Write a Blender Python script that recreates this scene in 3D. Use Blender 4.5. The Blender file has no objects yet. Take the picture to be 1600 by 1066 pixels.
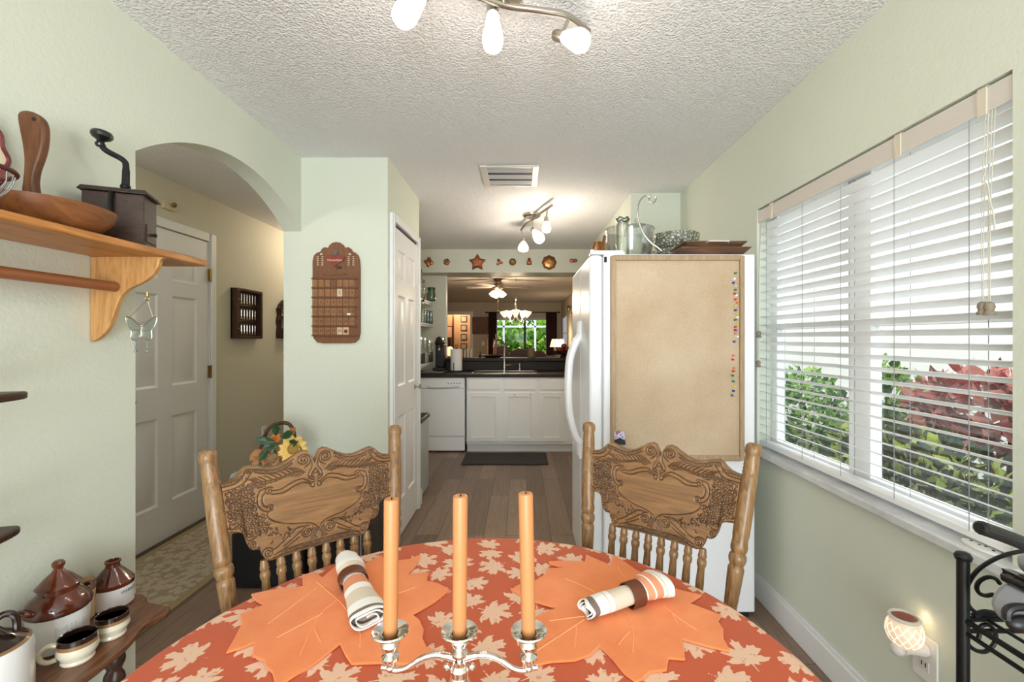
import bpy, bmesh, math, random
import numpy as np
from mathutils import Vector, Matrix, Euler
PI = math.pi
SC = bpy.context.scene
COL = SC.collection
rnd = random.Random(7)

# ------------------------------------------------------------------ camera model
F = 711.11          # 16 mm on a 36 mm sensor, 1600 px wide
VX, VY, EYE = 816.0, 530.0, 1.323
def P(x, y, Y):
    """photo pixel + real distance -> place in the room"""
    return Vector(((x - VX) * Y / F, Y, EYE - (y - VY) * Y / F))
def PZ(x, y, z):
    """photo pixel on the horizontal plane z"""
    Y = (EYE - z) * F / (y - VY)
    return Vector(((x - VX) * Y / F, Y, z))

# ------------------------------------------------------------------ mesh builder
class MB:
    def __init__(s):
        s.v = []; s.f = []; s.m = []; s.mi = 0
    def add(s, vs, fs, xf=None):
        o = len(s.v)
        if xf is None: s.v += [tuple(v) for v in vs]
        else: s.v += [tuple(xf @ Vector(v)) for v in vs]
        s.f += [tuple(i + o for i in f) for f in fs]
        s.m += [s.mi] * len(fs)
        return s
    def box(s, x0, x1, y0, y1, z0, z1, xf=None):
        vs = [(x0,y0,z0),(x1,y0,z0),(x1,y1,z0),(x0,y1,z0),(x0,y0,z1),(x1,y0,z1),(x1,y1,z1),(x0,y1,z1)]
        return s.add(vs, [(3,2,1,0),(4,5,6,7),(0,1,5,4),(1,2,6,5),(2,3,7,6),(3,0,4,7)], xf)
    def lathe(s, prof, c=(0,0,0), n=32, xf=None, sx=1.0, sy=1.0, flute=None):
        vs = []; fs = []
        m = len(prof)
        for i in range(n):
            a = 2*PI*i/n
            for (r, z) in prof:
                rr = r if flute is None else flute(r, z, a)
                vs.append((c[0] + rr*sx*math.cos(a), c[1] + rr*sy*math.sin(a), c[2] + z))
        for i in range(n):
            j = (i+1) % n
            for k in range(m-1):
                fs.append((i*m+k, j*m+k, j*m+k+1, i*m+k+1))
        if prof[0][0] > 1e-5: fs.append(tuple(i*m for i in range(n))[::-1])
        if prof[-1][0] > 1e-5: fs.append(tuple(i*m+m-1 for i in range(n)))
        return s.add(vs, fs, xf)
    def tube(s, pts, r, n=10, closed=False, xf=None, flat=1.0):
        pts = [Vector(p) for p in pts]
        N = len(pts)
        rs = r if isinstance(r, (list, tuple)) else [r]*N
        vs = []; fs = []
        prev = None
        for i, p in enumerate(pts):
            if closed: t = pts[(i+1) % N] - pts[i-1]
            else: t = pts[min(i+1, N-1)] - pts[max(i-1, 0)]
            if t.length < 1e-9: t = Vector((0,0,1))
            t.normalize()
            if prev is None:
                a = Vector((0,0,1)) if abs(t.z) < .9 else Vector((1,0,0))
                u = t.cross(a).normalized()
            else:
                u = prev - t*prev.dot(t)
                if u.length < 1e-6: u = t.orthogonal()
                u.normalize()
            prev = u
            w = t.cross(u)
            for k in range(n):
                a = 2*PI*k/n
                vs.append(p + (u*math.cos(a) + w*math.sin(a)*flat)*rs[i])
        L = N if closed else N-1
        for i in range(L):
            j = (i+1) % N
            for k in range(n):
                l = (k+1) % n
                fs.append((i*n+k, i*n+l, j*n+l, j*n+k))
        if not closed:
            fs.append(tuple(range(n))[::-1]); fs.append(tuple((N-1)*n+k for k in range(n)))
        return s.add(vs, fs, xf)
    def cyl(s, p0, p1, r0, r1=None, n=16):
        return s.tube([p0, p1], [r0, r0 if r1 is None else r1], n)
    def prism(s, pts, z0, z1, xf=None):
        a = sum(pts[i-1][0]*pts[i][1]-pts[i][0]*pts[i-1][1] for i in range(len(pts)))
        if a < 0: pts = pts[::-1]
        n = len(pts)
        vs = [(p[0],p[1],z0) for p in pts] + [(p[0],p[1],z1) for p in pts]
        fs = [tuple(range(n))[::-1], tuple(range(n, 2*n))]
        fs += [(i, (i+1) % n, n+(i+1) % n, n+i) for i in range(n)]
        return s.add(vs, fs, xf)
    def sphere(s, c, r, sc=(1,1,1), n=20, m=12, xf=None):
        prof = [(r*math.sin(PI*k/m), -r*math.cos(PI*k/m)) for k in range(m+1)]
        prof[0] = (0, -r); prof[-1] = (0, r)
        M_ = Matrix.Translation(c) @ Matrix.Diagonal((sc[0], sc[1], sc[2], 1))
        if xf is not None: M_ = xf @ M_
        return s.lathe(prof, n=n, xf=M_)
    def grid(s, fn, nu, nv):
        vs = [fn(i/nu, j/nv) for j in range(nv+1) for i in range(nu+1)]
        fs = [(j*(nu+1)+i, j*(nu+1)+i+1, (j+1)*(nu+1)+i+1, (j+1)*(nu+1)+i) for j in range(nv) for i in range(nu)]
        return s.add(vs, fs)
    def build(s, name, mat, parent=None, bevel=0.0, local=False, angle=32, kind=None, seg=2, flat=False):
        me = bpy.data.meshes.new(name)
        vs = [Vector(v) for v in s.v]
        loc = None
        if parent is not None:
            if not local:
                inv = PARM[parent.name]
                vs = [inv @ v for v in vs]
        elif not local:
            lo = [min(v[i] for v in vs) for i in range(3)]; hi = [max(v[i] for v in vs) for i in range(3)]
            loc = Vector(((lo[0]+hi[0])/2, (lo[1]+hi[1])/2, lo[2]))
            vs = [v - loc for v in vs]
        me.from_pydata([tuple(v) for v in vs], [], s.f)
        mats = mat if isinstance(mat, (list, tuple)) else [mat]
        for m in mats: me.materials.append(m)
        if len(mats) > 1: me.polygons.foreach_set('material_index', s.m)
        me.validate()
        bm = bmesh.new(); bm.from_mesh(me)
        bmesh.ops.remove_doubles(bm, verts=bm.verts, dist=1e-6)
        bmesh.ops.recalc_face_normals(bm, faces=bm.faces)
        bm.to_mesh(me); bm.free()
        if not flat:
            me.polygons.foreach_set('use_smooth', [True]*len(me.polygons))
            me.set_sharp_from_angle(angle=math.radians(angle))
        me.update()
        o = bpy.data.objects.new(name, me)
        COL.objects.link(o)
        if parent is not None:
            o.parent = parent
            PARM[o.name] = PARM[parent.name]
        elif loc is not None:
            o.location = loc
            PARM[o.name] = Matrix.Translation(-loc)
        else:
            PARM[o.name] = Matrix.Identity(4)
        if bevel:
            b = o.modifiers.new('Bevel', 'BEVEL'); b.width = bevel; b.segments = seg
            b.limit_method = 'ANGLE'; b.angle_limit = math.radians(40); b.harden_normals = False
        if kind: o['kind'] = kind
        return o
PARM = {}
def tag(o, label, cat, group=None, kind=None):
    o['label'] = label; o['category'] = cat
    if group: o['group'] = group
    if kind: o['kind'] = kind
    return o
def thing(name, loc, label, cat, group=None, rz=0.0):
    o = bpy.data.objects.new(name, None); COL.objects.link(o)
    o.empty_display_size = .05
    o.location = loc; o.rotation_euler = (0, 0, rz)
    PARM[o.name] = (Matrix.Translation(loc) @ Matrix.Rotation(rz, 4, 'Z')).inverted()
    return tag(o, label, cat, group)
def struct(mb, name, mat, **k):
    return mb.build(name, mat, kind='structure', **k)
def dup(root, loc, rz, label, group=None):
    r = root.copy(); COL.objects.link(r); r.location = loc; r.rotation_euler = (0,0,rz)
    r['label'] = label
    if group: r['group'] = group
    for ch in list(root.children):
        c = ch.copy(); COL.objects.link(c); c.parent = r
        for g in list(ch.children):
            d = g.copy(); COL.objects.link(d); d.parent = c
    return r
def frame(o, x, y, z):
    """matrix with given origin and axes"""
    x = Vector(x); y = Vector(y); z = Vector(z)
    m = Matrix.Identity(4)
    for i in range(3):
        m[i][0] = x[i]; m[i][1] = y[i]; m[i][2] = z[i]; m[i][3] = o[i]
    return m
def along(p0, p1):
    """matrix whose z runs p0 -> p1"""
    p0 = Vector(p0); d = Vector(p1) - p0
    q = d.to_track_quat('Z', 'Y')
    return Matrix.Translation(p0) @ q.to_matrix().to_4x4()
def crom(pts, k=8, closed=False):
    pts = [Vector(p) if len(p) == 3 else Vector((p[0], p[1], 0)) for p in pts]
    n = len(pts); out = []
    rng = range(n) if closed else range(n-1)
    for i in rng:
        p1, p2 = pts[i], pts[(i+1) % n]
        p0 = pts[i-1] if (closed or i > 0) else p1*2 - p2
        p3 = pts[(i+2) % n] if (closed or i+2 < n) else p2*2 - p1
        for j in range(k):
            t = j/k
            out.append(.5*((2*p1) + (p2-p0)*t + (2*p0-5*p1+4*p2-p3)*t*t + (3*p1-p0-3*p2+p3)*t*t*t))
    if not closed: out.append(pts[-1])
    return out
def text_geo(s, size):
    cu = bpy.data.curves.new('lettering', 'FONT'); cu.body = s; cu.size = size
    cu.align_x = 'CENTER'; cu.align_y = 'CENTER'; cu.resolution_u = 3
    ob = bpy.data.objects.new('lettering', cu); COL.objects.link(ob)
    dg = bpy.context.evaluated_depsgraph_get()
    me = bpy.data.meshes.new_from_object(ob.evaluated_get(dg))
    vs = [tuple(v.co) for v in me.vertices]; fs = [tuple(p.vertices) for p in me.polygons]
    bpy.data.objects.remove(ob); bpy.data.curves.remove(cu); bpy.data.meshes.remove(me)
    return vs, fs

# ------------------------------------------------------------------ materials
def lin(c):
    def f(x):
        x /= 255.0
        return x/12.92 if x <= .04045 else ((x+.055)/1.055)**2.4
    return (f(c[0]), f(c[1]), f(c[2]), 1.0)
class N:
    def __init__(s, name):
        s.mat = bpy.data.materials.new(name); s.mat.use_nodes = True
        s.t = s.mat.node_tree; s.b = s.t.nodes['Principled BSDF']; s.out = s.t.nodes['Material Output']
    def n(s, kind, **k):
        x = s.t.nodes.new(kind)
        for a, v in k.items():
            if hasattr(x, a) and not a[0].isupper(): setattr(x, a, v)
        return x
    def l(s, a, b): s.t.links.new(a, b)
    def coord(s, scale=(1,1,1), rot=(0,0,0), kind='Object'):
        tc = s.n('ShaderNodeTexCoord'); mp = s.n('ShaderNodeMapping')
        mp.inputs['Scale'].default_value = scale; mp.inputs['Rotation'].default_value = rot
        s.l(tc.outputs[kind], mp.inputs['Vector']); return mp.outputs['Vector']
    def noise(s, vec, scale, detail=3, rough=.5, dist=0):
        x = s.n('ShaderNodeTexNoise'); x.inputs['Scale'].default_value = scale
        x.inputs['Detail'].default_value = detail; x.inputs['Roughness'].default_value = rough
        x.inputs['Distortion'].default_value = dist
        s.l(vec, x.inputs['Vector']); return x.outputs['Fac']
    def ramp(s, fac, stops):
        x = s.n('ShaderNodeValToRGB'); e = x.color_ramp.elements
        while len(e) < len(stops): e.new(.5)
        for i, (p, c) in enumerate(stops):
            e[i].position = p; e[i].color = lin(c) if len(c) == 3 else c
        s.l(fac, x.inputs['Fac']); return x.outputs['Color']
    def mix(s, fac, a, b):
        x = s.n('ShaderNodeMix'); x.data_type = 'RGBA'
        for val, k in ((fac, 0), (a, 6), (b, 7)):
            if hasattr(val, 'is_linked'): s.l(val, x.inputs[k])
            elif isinstance(val, tuple): x.inputs[k].default_value = lin(val) if len(val) == 3 else val
            else: x.inputs[k].default_value = val
        return x.outputs[2]
    def math(s, op, a, b=0.0, c=None):
        x = s.n('ShaderNodeMath'); x.operation = op
        for i, v in enumerate((a, b, c)):
            if v is None: continue
            if hasattr(v, 'is_linked'): s.l(v, x.inputs[i])
            else: x.inputs[i].default_value = v
        return x.outputs[0]
    def bump(s, h, strength=.3, dist=.01):
        x = s.n('ShaderNodeBump'); x.inputs['Strength'].default_value = strength; x.inputs['Distance'].default_value = dist
        s.l(h, x.inputs['Height']); s.l(x.outputs['Normal'], s.b.inputs['Normal']); return x
    def col(s, c):
        if hasattr(c, 'is_linked'): s.l(c, s.b.inputs['Base Color'])
        else: s.b.inputs['Base Color'].default_value = lin(c)
    def set(s, rough=.5, metal=0, spec=.5, coat=0, sheen=0):
        s.b.inputs['Roughness'].default_value = rough; s.b.inputs['Metallic'].default_value = metal
        s.b.inputs['Specular IOR Level'].default_value = spec
        s.b.inputs['Coat Weight'].default_value = coat; s.b.inputs['Coat Roughness'].default_value = .08
        s.b.inputs['Sheen Weight'].default_value = sheen
def M(name, c, rough=.5, metal=0, spec=.5, var=0, vscale=12, bump=0, bscale=150, coat=0, sheen=0, c2=None):
    m = N(name); m.set(rough, metal, spec, coat, sheen)
    v = m.coord()
    if var or c2:
        k = c2 if c2 else tuple(max(0, x*(1-var)) for x in c)
        m.col(m.ramp(m.noise(v, vscale, 4, .6), [(.3, k), (.7, c)]))
    else: m.col(c)
    if bump: m.bump(m.noise(v, bscale, 2), bump, .004)
    return m.mat
def wood(name, c1, c2, axis=1, scale=6, stretch=12, rough=.45, coat=0, bump=.1, c3=None, dist=1.5, groove=False, gcol=(60,36,18)):
    """grain runs along the axis"""
    m = N(name); m.set(rough, 0, .4, coat)
    sc = [stretch]*3; sc[axis] = 1.0
    v = m.coord(tuple(sc))
    f = m.noise(v, scale, 5, .6, dist)
    f2 = m.noise(v, scale*5, 3, .6, .3)
    stops = [(.28, c2), (.72, c1)] if c3 is None else [(.25, c2), (.55, c1), (.8, c3)]
    c = m.ramp(f, stops)
    c = m.mix(m.math('MULTIPLY', m.math('SUBTRACT', .55, f2), .9), c, c2)
    if groove:
        at = m.n('ShaderNodeAttribute'); at.attribute_name = 'groove'
        c = m.mix(m.math('MULTIPLY', at.outputs['Fac'], .85), c, gcol)
    m.col(c)
    if bump: m.bump(f2, bump, .002)
    return m.mat
def glow(name, c, strength):
    m = N(name); m.col((250,250,245)); m.set(.4)
    m.b.inputs['Emission Color'].default_value = lin(c); m.b.inputs['Emission Strength'].default_value = strength
    return m.mat
def glass(name, tint=(244,249,247), refl=.06, rough=.02, fac=.5, k=.6):
    """thin clear glass: see-through with a fresnel reflection"""
    m = N(name); t = m.t
    tr = m.n('ShaderNodeBsdfTransparent'); tr.inputs['Color'].default_value = lin(tint)
    gl = m.n('ShaderNodeBsdfGlossy'); gl.inputs['Roughness'].default_value = rough
    lw = m.n('ShaderNodeLayerWeight'); lw.inputs['Blend'].default_value = fac
    f = m.math('MULTIPLY_ADD', lw.outputs['Fresnel'], k, refl)
    mx = m.n('ShaderNodeMixShader'); m.l(f, mx.inputs['Fac']); m.l(tr.outputs[0], mx.inputs[1]); m.l(gl.outputs[0], mx.inputs[2])
    m.l(mx.outputs[0], m.out.inputs['Surface'])
    return m.mat

def wall_mat(name, c, bump=.25):
    m = N(name); m.set(.62, 0, .35); v = m.coord()
    m.col(c)
    a = m.noise(v, 55, 4, .55, .4); b = m.noise(v, 160, 2)
    m.bump(m.math('ADD', a, m.math('MULTIPLY', b, .35)), bump, .006)
    return m.mat
def ceil_mat():
    m = N('popcorn_ceiling'); m.set(.9, 0, .1); v = m.coord()
    x = m.n('ShaderNodeTexVoronoi'); x.inputs['Scale'].default_value = 105; m.l(v, x.inputs['Vector'])
    a = m.math('SUBTRACT', 1.0, x.outputs['Distance'])
    b = m.noise(v, 60, 4, .7)
    h = m.math('MULTIPLY', m.math('POWER', a, 2.0), m.math('ADD', b, .2))
    m.col((240,239,240))
    m.bump(h, .75, .012)
    return m.mat
def floor_mat():
    m = N('plank_floor'); m.set(.38, 0, .4)
    v = m.coord((1,1,1), (0,0,PI/2))
    br = m.n('ShaderNodeTexBrick'); m.l(v, br.inputs['Vector'])
    br.inputs['Scale'].default_value = 1.0
    br.inputs['Brick Width'].default_value = 1.22; br.inputs['Row Height'].default_value = .152
    br.inputs['Mortar Size'].default_value = .0016; br.inputs['Mortar Smooth'].default_value = .1
    br.offset = .37
    br.inputs['Color1'].default_value = (0,0,0,1); br.inputs['Color2'].default_value = (1,1,1,1); br.inputs['Mortar'].default_value = (.5,.5,.5,1)
    base = m.ramp(br.outputs['Color'], [(0, (118,96,80)), (.5, (146,122,104)), (1, (166,142,122))])
    g = m.coord((16,1.1,1))
    f = m.noise(g, 3.0, 6, .65, 1.2)
    c = m.mix(m.ramp(f, [(.35, (0,0,0)), (.7, (255,255,255))]), m.mix(.5, base, (84,66,56)), base)
    c = m.mix(br.outputs['Fac'], c, (48,40,36))
    m.col(c)
    m.bump(m.math('SUBTRACT', m.math('MULTIPLY', f, .3), br.outputs['Fac']), .2, .003)
    return m.mat

MT = {}
MT['wall'] = wall_mat('sage_paint', (219,223,208))
MT['wall_hall'] = wall_mat('hall_paint', (212,207,188))
MT['wall_k'] = wall_mat('kitchen_paint', (214,214,198))
MT['wall_lr'] = wall_mat('living_paint', (198,186,160), .15)
MT['ceil'] = ceil_mat()
MT['floor'] = floor_mat()
MT['trim'] = M('white_trim', (240,240,240), .35)
MT['door'] = M('white_door', (236,235,236), .4)
MT['white'] = M('white_enamel', (243,244,248), .28, bump=.06, bscale=500)
MT['cab'] = M('white_cabinet', (240,239,238), .38)
MT['plastic_w'] = M('white_plastic', (240,238,232), .35)
MT['blind'] = M('white_slat', (246,246,246), .4)
MT['black'] = M('black_plastic', (22,22,24), .4)
MT['blackgloss'] = M('black_gloss', (14,14,16), .12, coat=.5)
MT['dark'] = M('dark_gap', (26,25,24), .8)
MT['nickel'] = M('brushed_nickel', (190,182,172), .28, 1)
MT['chrome'] = M('chrome', (225,225,228), .08, 1)
MT['silver'] = M('silver_plate', (232,228,222), .13, 1)
MT['brass'] = M('aged_brass', (150,120,70), .35, 1)
MT['copper'] = M('copper', (184,116,84), .25, 1)
MT['copper_d'] = M('dark_copper', (160,112,72), .3, 1)
MT['oak'] = wood('oak', (142,108,70), (80,57,35), axis=2, scale=7, stretch=22, rough=.36, coat=.15, c3=(168,134,93), dist=.4)
MT['oak_panel'] = wood('carved_oak', (134,98,63), (80,54,34), axis=0, scale=4.5, stretch=11, rough=.34, coat=.2, c3=(154,117,79), dist=1.6, groove=True, gcol=(44,26,14))
MT['pine'] = wood('honey_pine', (196,134,72), (150,92,44), axis=1, scale=4, stretch=10, rough=.4, c3=(214,152,88))
MT['pine_x'] = wood('honey_pine_bracket', (203,152,94), (160,108,58), axis=2, scale=4, stretch=9, rough=.42, c3=(216,170,112))
MT['walnut'] = wood('walnut', (140,90,58), (84,50,32), axis=1, scale=5, stretch=10, rough=.32, coat=.2)
MT['walnut_d'] = wood('dark_walnut', (84,54,40), (40,24,18), axis=2, scale=5, stretch=10, rough=.4)
MT['teak'] = wood('teak', (122,78,48), (76,44,26), axis=2, scale=5, stretch=9, rough=.42)
MT['bowlwood'] = wood('turned_bowl_wood', (150,98,58), (104,62,36), axis=1, scale=4, stretch=9, rough=.4, dist=1.2)
MT['mill'] = wood('old_mill_wood', (76,52,38), (42,28,20), axis=0, scale=5, stretch=8, rough=.5)
MT['iron'] = M('cast_iron', (34,34,36), .45, .6)
MT['cherry'] = wood('dark_cherry', (66,34,24), (36,18,13), axis=0, scale=4, stretch=8, rough=.45)
MT['laminate'] = M('dark_laminate', (56,45,38), .55, spec=.3, c2=(32,26,22), vscale=90)
MT['steel'] = M('stainless', (205,200,194), .22, 1)
MT['glass'] = glass('clear_glass')
MT['pane'] = glass('window_pane', (247,250,250), .004, .01, .3, .12)
MT['glass_green'] = glass('green_glass', (120,180,150), .1)
MT['glass_teal'] = glass('teal_glass', (90,170,175), .12)
MT['glass_bowl'] = glass('pressed_glass', (250,252,251), .03, .05, .4)
MT['shade'] = glow('lit_frosted_shade', (255,244,226), .7)
MT['shade_k'] = glow('lit_frosted_shade_warm', (255,236,206), 1.0)
L_REAR=112; L_TRACK=1.9; L_KIT=6.5; L_FAN=42; L_CHAND=26; L_HALL=10; L_HALL2=12; L_BED=30; L_WARM=.03; L_SIDE=10; L_SKY=4.0; EXPO=0.0
# ================================================================== room shell
CE = 2.44
b = MB().box(-5.2, 1.33, -2.6, 17.6, -.06, 0); struct(b, 'floor', MT['floor'])
b = MB().box(-1.468, 1.33, -2.5, 6.09, CE, CE+.08); struct(b, 'ceiling', MT['ceil'])
b = MB().box(-2.47, -1.468, .4, 6.6, 2.385, CE+.08); struct(b, 'ceiling_hall', MT['ceil'])
b = MB().box(-5.2, 1.33, 6.09, 14.12, 2.455, 2.54); struct(b, 'ceiling_living', M('smooth_ceiling', (206,196,182), .8))
# left wall with the arched opening (profile in Y,Z, extruded along X)
arc = []
y0, y1, zs, zc = 1.60, 2.80, 1.985, 2.185
h = zc - zs; R = ((y1-y0)**2/4 + h*h)/(2*h)
for i in range(25):
    a = -math.asin((y1-y0)/2/R) + 2*math.asin((y1-y0)/2/R)*i/24
    arc.append(((y0+y1)/2 + R*math.sin(a), zs - (R-h) + R*math.cos(a)))
pts = [(-2.5,0),(1.60,0)] + arc + [(2.80,CE),(-2.5,CE)]
XZ = frame((-1.468,0,0), (0,1,0), (0,0,1), (1,0,0))
struct(MB().prism(pts, 0, .108, XZ), 'wall_left', MT['wall'])
# pantry block
struct(MB().box(-1.468,-.827,2.80,3.65,0,CE), 'wall_pantry', MT['wall'])
struct(MB().box(-1.468,-1.36,3.65,6.09,0,CE), 'wall_kitchen_left', MT['wall_k'])
# right wall with the window opening
WY0, WY1, WZ0, WZ1 = 1.123, 2.346, .766, 1.99
b = MB()
b.box(1.21,1.33,-2.5,WY0,0,CE); b.box(1.21,1.33,WY1,3.48,0,CE)
b.box(1.21,1.33,WY0,WY1,0,WZ0); b.box(1.21,1.33,WY0,WY1,WZ1,CE)
struct(b, 'wall_right', MT['wall'])
struct(MB().box(.83,1.33,3.48,6.09,0,CE), 'wall_alcove', MT['wall'])
# rear wall behind the photographer, with a wide opening made up for the fill light
b = MB(); b.box(-1.468,-1.15,-2.6,-2.5,0,CE); b.box(1.0,1.33,-2.6,-2.5,0,CE); b.box(-1.15,1.0,-2.6,-2.5,2.1,CE)
struct(b, 'wall_rear', MT['wall'])
# hall walls
b = MB(); b.box(-2.47,-2.356,.4,6.6,0,CE)
struct(b, 'wall_hall', MT['wall_hall'])
struct(MB().box(-2.356,-1.468,6.5,6.6,0,CE), 'wall_hall_end', MT['wall_hall'])
struct(MB().box(-2.356,-1.468,.4,.5,0,CE), 'wall_hall_near', MT['wall_hall'])
# kitchen rear wall with the pass-through, and the soffit above
b = MB(); b.box(-1.36,-1.0,5.97,6.09,0,CE); b.box(-1.0,.83,5.97,6.09,0,1.035); b.box(-1.0,.83,5.97,6.09,2.153,CE)
struct(b, 'wall_kitchen_rear', MT['wall_k'])
struct(MB().box(-1.36,.83,5.67,5.97,2.153,CE), 'wall_soffit', M('soffit_paint', (209,209,193), .5))
struct(MB().box(-1.004,-.994,5.962,5.972,1.09,2.153), 'trim_passage', MT['trim'])
# living room shell
b = MB(); b.box(1.21,1.33,6.09,14.12,0,2.54)
struct(b, 'wall_living_right', MT['wall_lr'])
struct(MB().box(-5.2,-5.1,6.0,14.12,0,2.54), 'wall_living_left', MT['wall_lr'])
struct(MB().box(-5.2,-1.468,6.0,6.09,0,2.54), 'wall_living_near', MT['wall_lr'])
SX0, SX1, DX0, DX1 = -.82, .78, -2.33, -1.60
b = MB(); b.box(-5.1,DX0,14,14.12,0,2.54); b.box(DX1,SX0,14,14.12,0,2.54); b.box(SX1,1.21,14,14.12,0,2.54)
b.box(DX0,DX1,14,14.12,2.08,2.54); b.box(SX0,SX1,14,14.12,1.97,2.54)
struct(b, 'wall_living_far', MT['wall_lr'])
# bedroom beyond the doorway
b = MB(); b.box(-4,-1.0,15.3,15.4,0,2.54); b.box(-1.1,-1.0,14.12,15.4,0,2.54); b.box(-4.1,-4,14.12,15.4,0,2.54)
struct(b, 'wall_bedroom', M('bedroom_paint', (206,170,128), .7))
struct(MB().box(-4,-1,14.12,15.4,2.46,2.54), 'ceiling_bedroom', MT['trim'])
b = MB(); b.box(DX1,DX1+.09,13.975,14.0,0,2.17); b.box(DX0-.09,DX0,13.975,14.0,0,2.17); b.box(DX0,DX1,13.975,14.0,2.08,2.17)
struct(b, 'trim_1', MT['trim'])

# baseboards
def base(name, x0,x1,y0,y1, axis):
    b = MB(); b.box(x0,x1,y0,y1,0,.105)
    if axis == 'x+': b.box(x0,x1-.006,y0,y1,.105,.125)
    elif axis == 'x-': b.box(x0+.006,x1,y0,y1,.105,.125)
    else: b.box(x0,x1,y0+.005,y1,.105,.125)
    return struct(b, name, MT['trim'], bevel=.003)
base('baseboard_right', 1.194,1.209,-2.5,3.479,'x-')
base('baseboard_left', -1.359,-1.345,-2.5,1.598,'x+')
base('baseboard_pantry', -1.466,-.83,2.785,2.799,'y')
base('baseboard_hall', -2.354,-2.340,3.49,6.5,'x+')
base('baseboard_pantry_end', -.826,-.806,3.58,3.67,'x+')

# ------------------------------------------------------------------ panelled faces
def panel_face(b, us, zs, cells, levels, xf, thick):
    """front at local y=0 looking along -y, slab body behind it; cells are (i,j) that carry a moulded panel"""
    u0, u1, z0, z1 = us[0], us[-1], zs[0], zs[-1]
    b.add([(u0,0,z0),(u1,0,z0),(u1,thick,z0),(u0,thick,z0),(u0,0,z1),(u1,0,z1),(u1,thick,z1),(u0,thick,z1)],
          [(0,3,2,1),(4,5,6,7),(1,2,6,5),(2,3,7,6),(3,0,4,7)], xf)
    for i in range(len(us)-1):
        for j in range(len(zs)-1):
            a, c, d, e = us[i], us[i+1], zs[j], zs[j+1]
            if (i,j) not in cells:
                b.add([(a,0,d),(c,0,d),(c,0,e),(a,0,e)], [(0,1,2,3)], xf); continue
            vs = [(a,0,d),(c,0,d),(c,0,e),(a,0,e)]; fs = []
            for (ins, dep) in levels:
                vs += [(a+ins,dep,d+ins),(c-ins,dep,d+ins),(c-ins,dep,e-ins),(a+ins,dep,e-ins)]
            for k in range(len(levels)):
                o = 4*k
                for q in range(4):
                    r = (q+1) % 4
                    fs.append((o+q, o+r, o+4+r, o+4+q))
            o = 4*len(levels); fs.append((o,o+1,o+2,o+3))
            b.add(vs, fs, xf)
    return b
SIXZ = [0, .235, .80, 1.00, 1.60, 1.70, 1.90, 2.03]
SIXC = {(1,1),(3,1),(1,3),(3,3),(1,5),(3,5)}
SIXL = [(.006,.004),(.014,.010),(.03,.010),(.052,.003)]
# hall (entry) door on the wall X=-2.356, hinges at the far side
xfh = frame((-2.341, 3.39, .012), (0,-1,0), (-1,0,0), (0,0,1))
d = thing('door_1', (-2.352, 2.98, 0), 'white six-panel entry door in the hall beyond the arch', 'door'); d['kind'] = 'structure'
b = MB(); panel_face(b, [0,.115,.345,.465,.695,.81], SIXZ, SIXC, SIXL, xfh, .0135); b.build('panel', MT['door'], d, angle=20)
for z in (.22, 1.08, 1.80):
    b = MB(); b.box(-2.340,-2.326,3.386,3.412,z-.045,z+.045); b.cyl((-2.324,3.398,z-.048),(-2.324,3.398,z+.048),.006,n=8)
    b.build('hinge', MT['brass'], d)
b = MB(); b.lathe([(.0,0),(.032,0),(.032,.008),(.012,.012),(.012,.04),(.026,.05),(.028,.065),(.018,.078),(0,.08)], xf=frame((-2.341,2.65,.95),(0,1,0),(0,0,1),(1,0,0)), n=20); b.build('door_knob', MT['brass'], d)
b = MB()
for (ya, yb, za, zb) in ((3.40,3.465,0,2.11),(2.515,2.57,0,2.11),(2.57,3.40,2.05,2.11)):
    b.box(-2.355,-2.334,ya,yb,za,zb); b.box(-2.334,-2.327,ya+(.012 if ya>3 else 0),yb-(0 if ya>3 else .012),za,zb-.0)
struct(b, 'trim_2', MT['trim'], bevel=.003)
struct(MB().box(-2.355,-2.305,2.57,3.40,0.0,.012), 'trim_threshold', M('bronze_threshold', (70,56,44), .5))

# pantry bifold door in the pantry side wall X=-.827
xfp = frame((-.813, 2.895, .012), (0,1,0), (-1,0,0), (0,0,1))
d = thing('door_2', (-.823, 3.21, 0), 'white narrow six-panel pantry door', 'door'); d['kind'] = 'structure'
b = MB(); panel_face(b, [0,.085,.27,.36,.545,.63], SIXZ, SIXC, [(.005,.004),(.012,.009),(.024,.009),(.042,.003)], xfp, .0135); b.build('panel', MT['door'], d, angle=20)
b = MB(); b.lathe([(0,0),(.016,0),(.016,.004),(.007,.008),(.007,.03),(.017,.036),(.018,.046),(0,.052)], xf=frame((-.813,3.44,.965),(0,1,0),(0,0,1),(1,0,0)), n=18); b.build('door_knob', MT['nickel'], d)
b = MB()
for (ya, yb, za, zb) in ((2.835,2.885,0,2.115),(3.535,3.59,0,2.115),(2.885,3.535,2.065,2.115)):
    b.box(-.827,-.805,ya,yb,za,zb); b.box(-.805,-.798,ya+.012,yb-.012,za,zb)
struct(b, 'trim_3', MT['trim'], bevel=.003)
struct(MB().box(-.829,-.824,2.885,3.535,2.042,2.066), 'trim_gap_shade', MT['dark'])  # black strip put in for the shade in the gap over the door

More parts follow.
